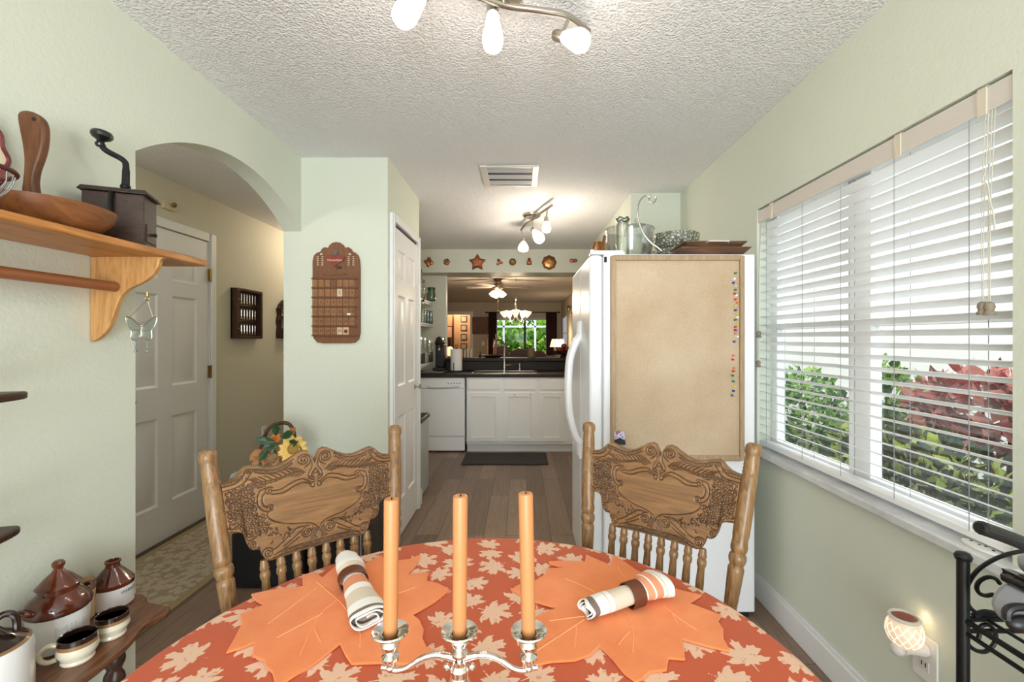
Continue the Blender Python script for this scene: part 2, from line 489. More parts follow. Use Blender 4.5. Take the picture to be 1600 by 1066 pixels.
# ------------------------------------------------------------------ the window, its blind and sill
w = thing('window_1', (1.30, 1.735, WZ0), 'wide twin white window in the right wall', 'window'); w['kind'] = 'structure'
b = MB(); X0, X1 = 1.285, 1.328
b.box(X0,X1,WY0,WY0+.045,WZ0,WZ1); b.box(X0,X1,WY1-.045,WY1,WZ0,WZ1); b.box(X0,X1,1.68,1.79,WZ0,WZ1)
for (a, c) in ((WY0+.045,1.68),(1.79,WY1-.045)):
    b.box(X0,X1,a,c,WZ0,WZ0+.045); b.box(X0,X1,a,c,WZ1-.045,WZ1); b.box(X0+.006,X1-.006,a,c,1.37,1.40)
b.build('window_frame', MT['trim'], w, bevel=.003)
for (a, c) in ((WY0+.045,1.68),(1.79,WY1-.045)):
    MB().box(1.306,1.310,a,c,WZ0+.045,1.37).build('pane', MT['pane'], w)
    MB().box(1.306,1.310,a,c,1.40,WZ1-.045).build('pane', MT['pane'], w)
marb = M('white_marble', (232,232,231), .2, c2=(196,196,198), vscale=9)
struct(MB().box(1.172,1.285,WY0-.03,WY1+.03,WZ0-.028,WZ0+.002), 'window_sill', marb, bevel=.005)

bl = thing('window_blind', (1.243, 1.735, WZ1), 'white slatted faux-wood blind hanging in the window', 'blind')
b = MB(); b.box(1.222,1.272,WY0+.004,WY1-.004,1.935,1.984); b.build('head_rail', MT['blind'], bl, bevel=.003)
b = MB(); b.box(1.214,1.219,WY0+.004,WY1-.004,1.918,1.982); b.build('valance', M('beige_valance', (214,206,198), .45), bl, bevel=.002)
for yy in (1.20, 1.47, 2.22):
    b = MB(); b.box(1.2105,1.214,yy-.012,yy+.012,1.91,1.986); b.box(1.2105,1.23,yy-.012,yy+.012,1.984,1.9875)
    b.build('valance_clip', M('pale_clip', (218,208,190), .3), bl)
b = MB(); tilt = math.radians(20); n = 26
zz = [1.893 - i*.0422 for i in range(n)]
for i, z in enumerate(zz):
    xf = Matrix.Translation((1.244, 0, z)) @ Matrix.Rotation(tilt, 4, 'Y')
    # slightly crowned slat
    prof = [(-.025,0),(-.0125,.0016),(0,.0022),(.0125,.0016),(.025,0),(.025,-.0024),(0,-.0006),(-.025,-.0024)]
    b.prism(prof, WY0+.010, WY1-.010, xf @ frame((0,0,0),(1,0,0),(0,0,1),(0,1,0)))
b.build('slats', MT['blind'], bl, angle=25)
b = MB(); b.box(1.219,1.269,WY0+.010,WY1-.010,.781,.806); b.build('bottom_rail', MT['blind'], bl, bevel=.005)
cordm = M('grey_cord', (150,150,150), .8)
for yy in (1.24, 1.49, 1.74, 1.98, 2.27):
    b = MB()
    for dx in (-.0265, .0265):
        b.tube([(1.244+dx, yy, 1.935), (1.244+dx, yy, .80)], .0011, 5)
    b.build('ladder_cord', cordm, bl)
tass = M('tan_tassel', (142,128,108), .6)
def tassel(yy, ztop, zend, xx=1.206):
    c = MB()
    for k in (-1, 1):
        c.tube(crom([(xx+.012,yy+.004*k,1.925),(xx,yy+.003*k,(ztop+zend)/2),(xx,yy+.002*k,zend+.03)],5), .0012, 5)
    o = c.build('lift_cord', M('cream_cord', (206,200,184), .8), bl)
    c = MB(); c.lathe([(.004,.034),(.010,.030),(.012,.02),(.009,.012),(.013,.004),(.012,0)], (xx,yy,zend), 14); c.build('tassel', tass, o)
tassel(1.175, 1.92, 1.385); tassel(1.190, 1.92, 1.387, 1.204)
tassel(2.318, 1.92, 1.33, 1.2045); tassel(2.322, 1.92, 1.18, 1.2045)
# knot in the near lift cord
b = MB(); b.tube(crom([(1.2,1.178,1.76),(1.198,1.184,1.735),(1.199,1.172,1.72),(1.2,1.168,1.68),(1.199,1.158,1.64),(1.2,1.156,1.60)],6), .002, 6); b.build('cord_knot', M('cream_cord2', (206,200,184), .8), bl)

# plaque lying on the sill
t = thing('wall_plate', (1.20, 1.195, .768), 'white oval cover plate with holes lying on the marble sill', 'cover plate')
b = MB(); b.lathe([(0,0),(.036,0),(.038,.003),(.036,.007),(0,.008)], (1.215,1.205,.7685), 28, sx=.62, sy=1.35); b.build('plate', MT['plastic_w'], t)
b = MB()
for (dx, dy) in ((.003,.03),(.0,.005),(.006,-.006),(.002,-.03)): b.lathe([(.0035,0),(.0035,.0012)], (1.215+dx,1.205+dy,.7757), 10)
b.build('screw_hole', MT['dark'], t)

# ------------------------------------------------------------------ outside the window
struct(MB().box(1.34,7.5,-4,12,-.16,-.10), 'ground_outside', M('mulch', (96,84,66), .9, c2=(60,70,44), vscale=20))
struct(MB().box(4.6,4.75,-4,12,-.1,4.2), 'wall_outside', M('white_stucco', (228,226,222), .8, bump=.2, bscale=60))
def leaves(b, c, rad, n, size, seed, long=1.6, up=.3, shell=.55, nm=3):
    r = random.Random(seed)
    for _ in range(n):
        while True:
            d = Vector((r.uniform(-1,1), r.uniform(-1,1), r.uniform(-1,1)))
            if shell < d.length < 1: break
        p = Vector((c[0]+d.x*rad[0], c[1]+d.y*rad[1], c[2]+d.z*rad[2]))
        t = Vector((r.gauss(d.x,.7), r.gauss(d.y,.7), r.gauss(d.z*.5+up,.6)))
        if t.length < .05: continue
        t.normalize(); s = t.cross(Vector((r.gauss(0,1), r.gauss(0,1), r.gauss(0,1)))); 
        if s.length < .05: continue
        s.normalize(); nn = t.cross(s); L = size*r.uniform(.6,1.25); W = L/long/2
        b.mi = r.randrange(nm)
        b.add([p, p+t*L*.45+s*W+nn*W*.35, p+t*L, p+t*L*.45-s*W+nn*W*.35, p+t*L*.5], [(0,1,4),(1,2,4),(2,3,4),(3,0,4)])
    b.mi = 0
    return b
def lm(name, c): 
    m = N(name); m.set(.5,0,.3); m.col(c)
    tl = m.n('ShaderNodeBsdfTranslucent'); tl.inputs['Color'].default_value = lin(c)
    mx = m.n('ShaderNodeMixShader'); mx.inputs['Fac'].default_value = .3
    m.l(m.b.outputs[0], mx.inputs[1]); m.l(tl.outputs[0], mx.inputs[2]); m.l(mx.outputs[0], m.out.inputs['Surface'])
    return m.mat
LG = [lm('leaf_green', (104,150,62)), lm('leaf_lime', (160,192,92)), lm('leaf_deep', (44,84,40))]
LR = [lm('leaf_red', (150,66,66)), lm('leaf_pink', (204,136,126)), lm('leaf_plum', (112,66,58))]
LD = [lm('leaf_olive', (74,78,48)), lm('leaf_darkgreen', (48,62,44)), lm('leaf_yellowgreen', (176,190,92))]  # olive, dark green and yellow-green leaves, mixed at random
LB = [lm('leaf_bright', (120,170,50)), lm('leaf_palegreen', (168,206,84)), lm('leaf_mid', (72,128,42))]  # three greens, one picked at random per leaf
stemm = M('bark', (92,72,52), .8)
def shrub(name, c, rad, n, size, seed, mats, label, cat='shrub', group=None, long=1.6, z0=-.1):
    t = thing(name, (c[0], c[1], z0), label, cat, group)
    leaves(MB(), c, rad, n, size, seed, long).build('foliage', mats, t, flat=True)
    s = MB(); r = random.Random(seed)
    for k in range(6):
        s.tube([(c[0]+r.uniform(-.05,.05), c[1]+r.uniform(-.05,.05), z0), (c[0]+r.uniform(-.5,.5)*rad[0], c[1]+r.uniform(-.5,.5)*rad[1], c[2]+r.uniform(0,.5)*rad[2])], [.014,.006], 6)
    s.build('stem', stemm, t); return t
shrub('green_shrub', (2.45,4.05,.45), (.42,.5,.62), 2600, .075, 1, LG, 'bright green shrub seen through the left half of the window')
shrub('croton_shrub', (2.66,2.52,.86), (.28,.54,.27), 900, .12, 2, LR, 'red-leaved croton rising above the darker plants outside the right half of the window', long=2.0)
shrub('low_shrub', (2.11,2.45,.35), (.25,.74,.50), 2800, .085, 3, LD, 'low dark olive shrub right below the red croton outside', long=1.7)
shrub('green_shrub', (2.64,3.29,.80), (.2,.19,.36), 700, .08, 4, LG, 'small lime green shrub between the mullion and the red croton outside')
# ================================================================== refrigerator and what is on it
fr = thing('refrigerator', (.70, 2.51, 0), 'tall white side-by-side refrigerator with a cork board on its side', 'refrigerator')
FX0, FX1, FY0, FY1, FZ = .385, 1.10, 2.148, 2.90, 1.725
MB().box(FX0,FX1,FY0,FY1,.03,FZ).build('cabinet_body', MT['white'], fr, bevel=.008)
MB().box(FX0+.02,FX1-.02,FY0+.02,FY1-.02,0,.03).build('kick_base', MT['dark'], fr)
for (ya, yb) in ((FY0+.001,2.49),(2.498,FY1-.001)):
    o = MB().box(.318,FX0-.006,ya,yb,.09,FZ-.004).build('door', MT['white'], fr, bevel=.014, seg=3)
    yh = 2.455 if ya < 2.3 else 2.535
    hp = crom([(.32,yh,1.345),(.29,yh,1.30),(.262,yh,1.22),(.252,yh,1.10),(.252,yh,1.0),(.262,yh,.90),(.29,yh,.80),(.32,yh,.755)], 8)
    h_ = MB().tube(hp, .014, 10, flat=1.25); h_.tube([(.316,yh,1.42),(.312,yh,1.345)], .011, 8); h_.tube([(.316,yh,.68),(.312,yh,.76)], .011, 8)
    h_.build('door_handle', M('white_handle', (246,246,248), .3), o)
MB().box(FX0-.006,FX0,FY0+.012,FY1-.012,.10,FZ-.012).build('gasket', M('grey_gasket', (176,178,182), .6), fr)
b = MB(); b.prism([(.325,0),(.325,.012),(.345,.02),(.47,.02),(.488,.012),(.488,0)], FY0+.012, FY0+.075, frame((0,0,FZ),(1,0,0),(0,0,1),(0,1,0)))
b.build('hinge_cover', MT['white'], fr, bevel=.004)
b = MB(); b.lathe([(.012,0),(.012,.02),(.008,.026)], (.335,FY0+.03,FZ+.0), 14); b.build('hinge_pin', MT['white'], fr)
MB().box(FX0+.002,FX0+.014,FY0-.001,FY0+.004,FZ-.04,FZ-.014).build('hinge_gap', MT['dark'], fr)
# cork board
cb = thing('cork_board', (.727, 2.138, .755), 'large oak-framed cork board on the side of the white refrigerator', 'cork board')
bx0, bx1, bz0, bz1 = .414, 1.040, .755, 1.713
cork = N('cork'); cork.set(.85,0,.2); v = cork.coord()
cc = cork.ramp(cork.noise(v, 3.2, 3, .5), [(.35,(208,187,160)),(.65,(192,167,138))])
cork.col(cork.mix(cork.ramp(cork.noise(v,160,3,.7), [(.35,(0,0,0)),(.6,(255,255,255))]), cork.mix(.16, cc, (130,98,66)), cc)); cork.bump(cork.noise(v,180,2),.2,.003)
MB().box(bx0+.012,bx1-.012,2.136,2.147,bz0+.012,bz1-.012).build('cork_panel', cork.mat, cb)
fm = wood('weathered_oak_frame', (188,164,132), (150,124,94), axis=2, scale=5, stretch=14, rough=.55)
b = MB()
for (a,c,d,e) in ((bx0,bx0+.022,bz0,bz1),(bx1-.022,bx1,bz0,bz1),(bx0+.022,bx1-.022,bz0,bz0+.022),(bx0+.022,bx1-.022,bz1-.022,bz1)):
    b.box(a,c,2.124,2.147,d,e)
b.build('frame', fm, cb, bevel=.004)
# push pins
PINC = {'green':(30,120,70),'white':(238,238,238),'blue':(38,58,140),'red':(196,44,34),'orange':(226,120,60),'yellow':(222,196,70),'clear':(214,206,196)}
pm = {k: M('pin_'+k, v, .25, coat=.3) for k, v in PINC.items()}
up = [('green',427,1149),('white',436,1147),('blue',442,1146),('clear',447,1149),('green',453,1149),('red',459,1148),('white',462,1150),('red',468,1149),('orange',473,1152),('yellow',478,1149),('blue',485,1149),('yellow',491,1151),('white',496,1152),('green',500,1149),('yellow',506,1151),('red',511,1149),('blue',516,1149),('orange',521,1149),('white',526,1152),('blue',534,1147)]
lo = [('orange',556,1146),('red',562,1145),('orange',575,1147),('red',580,1146),('green',587,1145),('green',596,1146),('yellow',604,1147),('blue',611,1146),('green',618,1144)]
ORD = ['topmost','second','third','fourth','fifth','sixth','seventh','eighth','ninth','tenth','eleventh','twelfth','thirteenth','fourteenth','fifteenth','sixteenth','seventeenth','eighteenth','nineteenth','lowest']
proto = None
for lst, nm in ((up,'upper long row'),(lo,'lower short row')):
    for i, (c, y, x) in enumerate(lst):
        p = P(x, y, 2.130)
        b = MB(); xf = frame((p.x,2.136,p.z),(1,0,0),(0,0,1),(0,-1,0))
        b.lathe([(.0045,0),(.0052,.0015),(.003,.004),(.0026,.008),(.0042,.011),(.0046,.0135),(0,.0145)], n=12, xf=xf)
        o = b.build('push_pin', pm[c])
        pos = 'lowest' if i == len(lst)-1 else ORD[i]
        tag(o, f'{c} push pin, {pos} of the {nm} at the right of the cork board', 'push pin', 'push pins on the cork board')
# little picture magnet clip
t = thing('magnet_clip', (.467, 2.123, .85), 'small picture magnet clip at the lower left of the cork board', 'magnet')
p = P(968, 685, 2.12)
m = N('eagle_picture'); m.set(.4); v = m.coord((1,1,1)); m.col(m.ramp(m.noise(v, 70, 2, .5), [(.3,(70,84,160)),(.45,(236,226,246)),(.55,(206,190,226)),(.66,(120,70,60)),(.75,(150,96,160))]))
MB().box(p.x-.024,p.x+.024,2.116,2.122,p.z-.008,p.z+.032).build('picture', m.mat, t)
b = MB(); b.prism([(-.026,-.02),(.026,-.02),(.024,0),(.01,.006),(0,.012),(-.01,.006),(-.024,0)], 2.108, 2.1235, frame((p.x,0,p.z-.008),(1,0,0),(0,0,1),(0,1,0))); b.build('clip', MT['black'], t, bevel=.002)

# things on top of the refrigerator
ZT = FZ
t = thing('punch_bowl', (.588, 2.50, ZT), 'big clear pressed-glass punch bowl on top of the refrigerator', 'glass bowl')
b = MB(); prof=[(.05,0),(.095,.002),(.117,.05),(.127,.125),(.130,.186),(.136,.196),(.132,.201),(.125,.186),(.121,.125),(.111,.054),(.08,.010),(0,.007)]
b.lathe(prof, (.588,2.50,ZT+.001), 48, flute=lambda r,z,a: r*(1+.012*math.cos(24*a)) if .02<z<.18 else r); b.build('bowl', MT['glass_bowl'], t)
t = thing('glass_pitcher', (.545, 2.52, ZT+.013), 'clear glass jar with fluted neck standing up inside the punch bowl', 'glass jar')
b = MB(); b.lathe([(.0,0),(.034,0),(.038,.02),(.038,.21),(.032,.23),(.040,.250),(.037,.251),(.029,.23),(.034,.21),(.034,.02),(0,.008)], (.556,2.52,ZT+.0095), 28); b.build('jar', MT['glass_bowl'], t)
b = MB(); b.tube([(.556+.034*math.cos(a),2.52+.034*math.sin(a),ZT+.262+.006*math.sin(5*a)) for a in [2*PI*k/30 for k in range(30)]], .004, 8, True); b.build('fluted_rim', MT['glass_teal'], t)
t = thing('cake_dome', (.60, 2.50, ZT+.09), 'clear glass lid with a round knob resting in the punch bowl', 'glass lid')
b = MB(); b.lathe([(.066,0),(.064,.03),(.05,.052),(.018,.062),(.008,.066),(.014,.076),(.010,.086),(0,.088)], (.622,2.475,ZT+.165), 32); b.build('dome', MT['glass_bowl'], t)
t = thing('banana_hanger', (.66, 2.36, ZT), 'curved brushed-metal banana hanger standing on the refrigerator', 'banana hanger')
hp = [P(x,y,2.33) for x, y in ((1034,392),(1029,388),(1024,384),(1018,380),(1008,369),(1001,355),(997,340),(996,330),(997,322),(1000,314),(1005,308),(1010,306),(1015,308),(1014,313),(1015,316),(1021,317),(1025,311),(1024,307))]
b = MB().tube(crom(hp,6), .0042, 10); b.build('hook_arm', MT['nickel'], t)
b = MB(); b.lathe([(.058,0),(.058,.006),(.054,.008),(0,.008)], (hp[0].x-.005,2.33+.015,ZT+.001), 30); b.build('base_plate', MT['nickel'], t)
# ornate dishes
def dish(z0, R, h, seed, label):
    m = N('ornate_dish_%d' % seed); m.set(.2,0,.6,.5); v = m.coord()
    x = m.n('ShaderNodeTexVoronoi'); x.feature='DISTANCE_TO_EDGE'; x.inputs['Scale'].default_value=62; m.l(v, x.inputs['Vector'])
    m.col(m.ramp(x.outputs['Distance'], [(.08,(96,100,84)),(.2,(170,170,150)),(.5,(216,212,194))])); m.bump(x.outputs['Distance'],.6,.006)
    b = MB(); b.lathe([(R*.75,0),(R*.95,h*.4),(R,h-.003),(R*.985,h),(R*.91,h*.4),(R*.7,.006),(0,.006)], (.862,2.56,z0), 44, flute=lambda r,z,a: r*(1+.02*math.cos(18*a)))
    tag(b.build('ornate_dish', m.mat), label, 'dish', 'ornate dishes on the refrigerator')
dish(ZT+.001,.125,.092,1,'grey-green ornate dish under its twin on the refrigerator')
dish(ZT+.094,.128,.088,2,'grey-green ornate dish on top of its twin on the refrigerator')
# trays
tray = wood('brown_tray', (112,80,58), (66,44,32), axis=0, scale=4, stretch=8, rough=.3, c3=(170,120,82), coat=.3)
def serving(z0, label, sx, tip, handle):
    t = thing('serving_tray', (.93, 2.42, z0), label, 'tray', 'serving trays on the refrigerator')
    x0, x1, ya, yb, h_ = .775, 1.075, 2.165, 2.40, .036
    def ring(i, z): return [(x0+i-sx,ya+i,z),(x1-i+tip,ya+i,z),(x1-i+tip,yb-i,z),(x0+i-sx,yb-i,z)]
    vs = ring(.035,z0)+ring(0,z0+h_)+ring(.004,z0+h_+.003)+ring(.038,z0+.006); fs=[(3,2,1,0)]
    for k in range(3):
        for q in range(4):
            r_=(q+1)%4; fs.append((4*k+q,4*k+r_,4*k+4+r_,4*k+4+q))
    fs.append((12,13,14,15))
    MB().add(vs,fs).build('tray_body', tray, t, bevel=.003)
    if handle:
        b = MB(); b.tube([(.88,2.166,z0+.03),(.88,2.152,z0+.034),(.98,2.152,z0+.034),(.98,2.166,z0+.03)], .0045, 8); b.build('handle', M('pale_handle',(214,206,198),.3,.4), t)
serving(ZT+.001,'brown serving tray lying right on the refrigerator under the other tray', .02, .02, False)
serving(ZT+.0285,'brown serving tray with a pale handle, uppermost on the refrigerator', .0, .0, True)
# copper moulds on the fridge top
def mould(x, y, Y, R, label, hh=1.0):
    p = P(x, y, Y)
    b = MB(); b.lathe([(R*.6,0),(R,R*.15*hh),(R*.95,R*.5*hh),(R*.6,R*.9*hh),(R*.25,R*.8*hh),(0,R*.75*hh)], (p.x,Y,ZT+.001), 24, flute=lambda r,z,a: r*(1+.1*math.cos(8*a)))
    tag(b.build('copper_mould', MT['copper_d']), label, 'mould', 'copper moulds on the refrigerator')
mould(935,380,2.27,.030,'small copper mould at the left front corner of the refrigerator top',3.0)
mould(951,366,2.80,.05,'larger copper mould behind the glass punch bowl',5.2)

# ================================================================== kitchen
KF = 5.30     # cabinet fronts
kx = lambda x, Y=KF: (x-VX)*Y/F
# counter, bar
b = MB(); b.box(-1.355,.825,5.275,5.967,.877,.915); b.box(-.998,.825,5.945,5.967,.915,1.034)
tag(b.build('worktop', MT['laminate'], bevel=.004), 'dark speckled laminate worktop under the pass-through', 'worktop')
struct(MB().box(-.998,.825,5.90,6.30,1.037,1.075), 'trim_bar', MT['laminate'], bevel=.006)
# dishwasher
dw = thing('dishwasher', (-1.0,5.58,0), 'white dishwasher under the left end of the worktop', 'dishwasher')
x0, x1 = kx(727)-.60, kx(726)
MB().box(x0,x1,KF+.03,5.9,.10,.875).build('cabinet_body', MT['white'], dw)
MB().box(x0,x1,KF,KF+.028,.19,.745).build('door', MT['white'], dw, bevel=.006)
o = MB().box(x0,x1,KF-.004,KF+.028,.752,.874).build('control_panel', MT['white'], dw, bevel=.005)
b = MB(); b.box(x0+.04,x0+.09,KF-.0055,KF-.003,.845,.852); b.build('brand_badge', MT['dark'], o)
b = MB()
for k in range(5): b.box(x1-.20+k*.034,x1-.18+k*.034,KF-.0055,KF-.003,.80,.812)
b.build('button_row', M('grey_button',(176,172,172),.5), o)
b = MB(); b.tube(crom([(x0+.16,KF-.004,.775),(x0+.2,KF-.008,.757),(x1-.2,KF-.008,.757),(x1-.06,KF-.004,.772)],6), .008, 8); b.build('handle_lip', M('grey_handle',(196,196,198),.4), dw)
MB().box(x0,x1,KF+.01,KF+.035,.02,.185).build('kick_plate', MT['white'], dw, bevel=.003)
# base cabinets
CABL = [(.004,.001),(.05,.001),(.054,.008),(.062,.009)]
def cab_door(b, x0, x1, z0, z1, Y=KF-.018, rail=.048):
    panel_face(b, [x0,x1],[z0,z1], {(0,0)}, [(rail,.0),(rail+.006,.008),(rail+.016,.009)], frame((0,Y,0),(1,0,0),(0,1,0),(0,0,1)), .018)
sc_ = thing('sink_cabinet', (-.22,5.58,0), 'white double base cabinet below the sink', 'cabinet')
sx0, sx1 = kx(729), kx(840)
MB().box(sx0,sx1,KF,5.9,.10,.875).build('carcass', MT['cab'], sc_)
MB().box(sx0,sx1,KF+.06,5.9,0,.10).build('plinth', MT['cab'], sc_)
for (a,c) in ((730.5,780),(787.5,836)):
    b=MB(); cab_door(b,kx(a),kx(c),.135,.70); o=b.build('door', MT['cab'], sc_, angle=20)
    MB().box(kx(a),kx(c),KF-.018,KF,.735,.855).build('false_drawer', MT['cab'], sc_, bevel=.004)
    if a > 780:
        q=MB()
        for xx in (804,829): q.lathe([(.006,0),(.007,.004),(.003,.008)], xf=frame((kx(xx),KF-.018,.675),(1,0,0),(0,0,1),(0,-1,0)), n=10)
        q.build('towel_hook', M('tan_hook',(150,140,130),.4), o)
nc = thing('narrow_cabinet', (.3,5.58,0), 'narrow white base cabinet right of the sink cabinet, by the refrigerator', 'cabinet')
MB().box(kx(840)+.001,.826,KF,5.9,.10,.875).build('carcass', MT['cab'], nc)
MB().box(kx(840)+.001,.826,KF+.06,5.9,0,.10).build('plinth', MT['cab'], nc)
b=MB(); cab_door(b,kx(843),kx(881),.135,.70); b.build('door', MT['cab'], nc, angle=20)
MB().box(kx(843),kx(881),KF-.018,KF,.735,.855).build('drawer', MT['cab'], nc, bevel=.004)
# sink
sk = thing('sink', (-.2,5.6,.915), 'stainless double-bowl sink set in the dark worktop', 'sink')
b=MB(); a0,a1=-.62,.18
b.box(a0,a1,5.36,5.39,.9155,.921); b.box(a0,a1,5.80,5.86,.9155,.921)
for (q,w_) in ((a0,.03),(a1-.03,.03),((a0+a1)/2-.02,.04)): b.box(q,q+w_,5.39,5.80,.9155,.921)
b.build('rim', MT['steel'], sk, bevel=.002)
for (q0,q1) in ((a0+.03,-.24),(-.20,a1-.03)):
    b=MB()
    vs=[(q0,5.39,.918),(q1,5.39,.918),(q1,5.80,.918),(q0,5.80,.918),(q0+.02,5.41,.9158),(q1-.02,5.41,.9158),(q1-.02,5.78,.9158),(q0+.02,5.78,.9158)]
    b.add(vs,[(0,1,5,4),(1,2,6,5),(2,3,7,6),(3,0,4,7),(4,5,6,7)]); b.build('basin', M('basin_steel',(120,114,108),.3,1), sk)
fa = thing('faucet', (-.2,5.83,.921), 'tall gooseneck faucet behind the sink', 'faucet')
p=P(788,578,5.83); fx=p.x
b=MB(); b.tube(crom([(fx,5.83,.92),(fx,5.83,1.10),(fx,5.82,1.24),(fx-.03,5.79,1.30),(fx-.075,5.74,1.318),(fx-.115,5.70,1.29),(fx-.13,5.68,1.22)],8), .013, 12); b.lathe([(.03,0),(.03,.012),(.02,.02),(.018,.09),(.014,.1)],(fx,5.83,.9215),18); b.build('spout', MT['nickel'], fa)
b=MB(); b.tube([(fx+.015,5.83,.985),(fx+.09,5.81,.995)], [.011,.008], 10); b.build('lever', MT['nickel'], fa)
b=MB(); q=P(812,577,5.83); b.lathe([(.016,0),(.014,.02),(.008,.03),(.008,.07),(.012,.075),(.010,.09),(0,.092)],(q.x,5.83,.9215),14); tag(b.build('soap_dispenser', MT['nickel']), 'small metal soap pump on the sink rim right of the faucet', 'soap pump')
# paper towels
t = thing('paper_towel_holder', (-.86,5.72,.916), 'black wire paper-towel holder on the worktop', 'paper towel holder')
p=P(713,580,5.72); tx=p.x
b=MB(); b.lathe([(.085,0),(.085,.008),(.07,.014),(0,.014)],(tx,5.72,.916),28); b.build('base', MT['iron'], t)
b=MB(); b.tube([(tx,5.72,.93),(tx,5.72,1.215)], .006, 8); b.tube([(tx+.018*math.cos(a),5.72,1.232+.018*math.sin(a)) for a in [2*PI*k/20 for k in range(20)]], .004, 6, True); b.tube([(tx-.02,5.635,.925),(tx-.02,5.635,1.03)],.005,6); b.build('rod', MT['iron'], t)
b=MB(); b.lathe([(.02,0),(.071,0),(.073,.003),(.073,.262),(.071,.265),(.02,.265),(.02,0)],(tx,5.72,.931),32); tag(b.build('paper_towel_roll', M('paper',(246,243,240),.9)), 'white paper towel roll on the black holder', 'paper towels')
# coffee machine
t = thing('coffee_machine', (-1.02,5.74,.92), 'slim black pod coffee machine in the corner of the worktop', 'coffee machine')
cx=kx(687,5.74)
MB().box(cx-.065,cx+.075,5.60,5.88,.935,.965).build('drip_tray', MT['black'], t, bevel=.008)
MB().box(cx-.05,cx+.06,5.72,5.88,.965,1.26).build('body', MT['black'], t, bevel=.015)
b=MB(); b.lathe([(.0,-.06),(.055,-.058),(.06,-.04),(.06,.05),(.055,.07),(0,.075)],xf=frame((cx+.005,5.73,1.285),(1,0,0),(0,0,1),(0,1,0)),n=28,sy=1.25); b.build('head', MT['blackgloss'], t)
b=MB(); b.tube([(cx+.005-.05*math.cos(a),5.672,1.29+.06*math.sin(a)) for a in [PI*k/14 for k in range(15)]], .006, 8); b.build('lever_arch', MT['chrome'], t)
b=MB(); b.cyl((cx+.005,5.69,1.18),(cx+.005,5.69,1.24),.014,.02); b.build('spout', MT['chrome'], t)
b=MB(); b.box(kx(661,5.6),kx(692,5.6)+.02,5.50,5.93,.916,.926); tag(b.build('counter_tray', M('steel_tray',(196,192,188),.3,.7), bevel=.003),'thin pale metal tray under the black coffee machine','tray')
# shelves on the kitchen left wall
def kshelf(z, label, y0=4.2, y1=5.96, xr=-1.145):
    t = thing('kitchen_shelf', (-1.25,5.2,z-.04), label, 'shelf', 'white shelves in the kitchen corner')
    b=MB(); b.prism([(-1.359,y0),(xr-.02,y0),(xr,y0+.04),(xr,y1-.06),(xr-.05,y1),(-1.359,y1)], z-.022, z); b.build('board', MT['trim'], t, bevel=.004)
    b=MB(); b.prism([(-1.359,y0),(xr-.03,y0),(xr-.012,y0+.04),(xr-.012,y1-.07),(xr-.06,y1-.01),(-1.359,y1-.01)], z-.042, z-.022); b.build('edge_moulding', MT['trim'], t, bevel=.003)
kshelf(1.79,'top white shelf in the kitchen corner'); kshelf(1.515,'middle white shelf in the kitchen corner'); kshelf(1.05,'lowest white shelf in the kitchen corner', y1=5.55, xr=-1.10)
def bottle(name, x, Y, z, r, hgt, mat, label, cat, lid=None, neck=.4, group=None):
    X=(x-VX)*Y/F; X=max(X,-1.34+r)
    t=thing(name,(X,Y,z),label,cat,group)
    b=MB(); b.lathe([(r*.92,0),(r,.008),(r,hgt*.62),(r*neck,hgt*.8),(r*neck,hgt*.97),(r*(neck+.06),hgt),(0,hgt)],(X,Y,z+.001),18); b.build('body',mat,t)
    if lid: MB().lathe([(r*(neck+.12),0),(r*(neck+.12),.03),(0,.034)],(X,Y,z+hgt*.95),16).build('lid',lid,t)
G='jars and bottles on the kitchen shelves'
bottle('glass_jar',674,5.62,1.79,.05,.145,MT['glass_green'],'dark green jar at the right end of the top kitchen shelf','jar',M('green_lid',(30,70,54),.4),.85,G)
bottle('small_jar',667,5.45,1.79,.032,.075,M('brown_jar',(64,44,34),.4),'small dark brown jar left of the green jar on the top shelf','jar',None,.8,G)
bottle('glass_bottle',662,5.3,1.79,.036,.20,MT['glass'],'clear glass bottle behind the small brown jar on the top shelf','bottle',M('grey_lid',(90,86,80),.5),.35,G)
bottle('glass_bottle',656.5,5.1,1.79,.045,.30,MT['glass'],'tall clear decanter at the left of the top shelf','bottle',MT['brass'],.35,G)
bottle('glass_bottle',673,5.70,1.515,.026,.16,MT['glass_teal'],'teal bottle nearest the end of the middle shelf','bottle',None,.85,G)
bottle('glass_bottle',669,5.55,1.515,.026,.15,MT['glass_teal'],'teal bottle, middle of the three on the middle shelf','bottle',None,.85,G)
bottle('glass_bottle',665,5.40,1.515,.026,.15,MT['glass_teal'],'teal bottle, leftmost of the three on the middle shelf','bottle',None,.85,G)
bottle('glass_bottle',661,5.25,1.515,.03,.25,MT['glass'],'clear bottle with a dark stopper behind the teal bottles','bottle',MT['black'],.4,G)
bottle('storage_jar',671,5.42,1.05,.045,.24,MT['glass'],'clear storage jar with a dark band at the right of the lowest shelf','jar',MT['chrome'],.8,G)
bottle('storage_jar',664,5.25,1.05,.045,.27,MT['glass'],'clear storage jar in the middle of the lowest shelf','jar',MT['chrome'],.8,G)
bottle('storage_jar',658,5.05,1.05,.045,.28,MT['glass'],'clear storage jar at the left of the lowest shelf','jar',MT['chrome'],.8,G)
for (x,Y,c,l) in ((671,5.42,(60,44,34),'dark coffee filling in the right storage jar'),(664,5.25,(232,228,220),'white filling in the middle storage jar'),(658,5.05,(90,64,46),'brown filling in the left storage jar')):
    X=max((x-VX)*Y/F,-1.34+.045)
    tag(MB().lathe([(.038,0),(.040,.01),(.040,.11),(0,.115)],(X,Y,1.054),16).build('jar_filling',M('filling_%d'%x,c,.8)),l,'jar filling',kind='stuff')
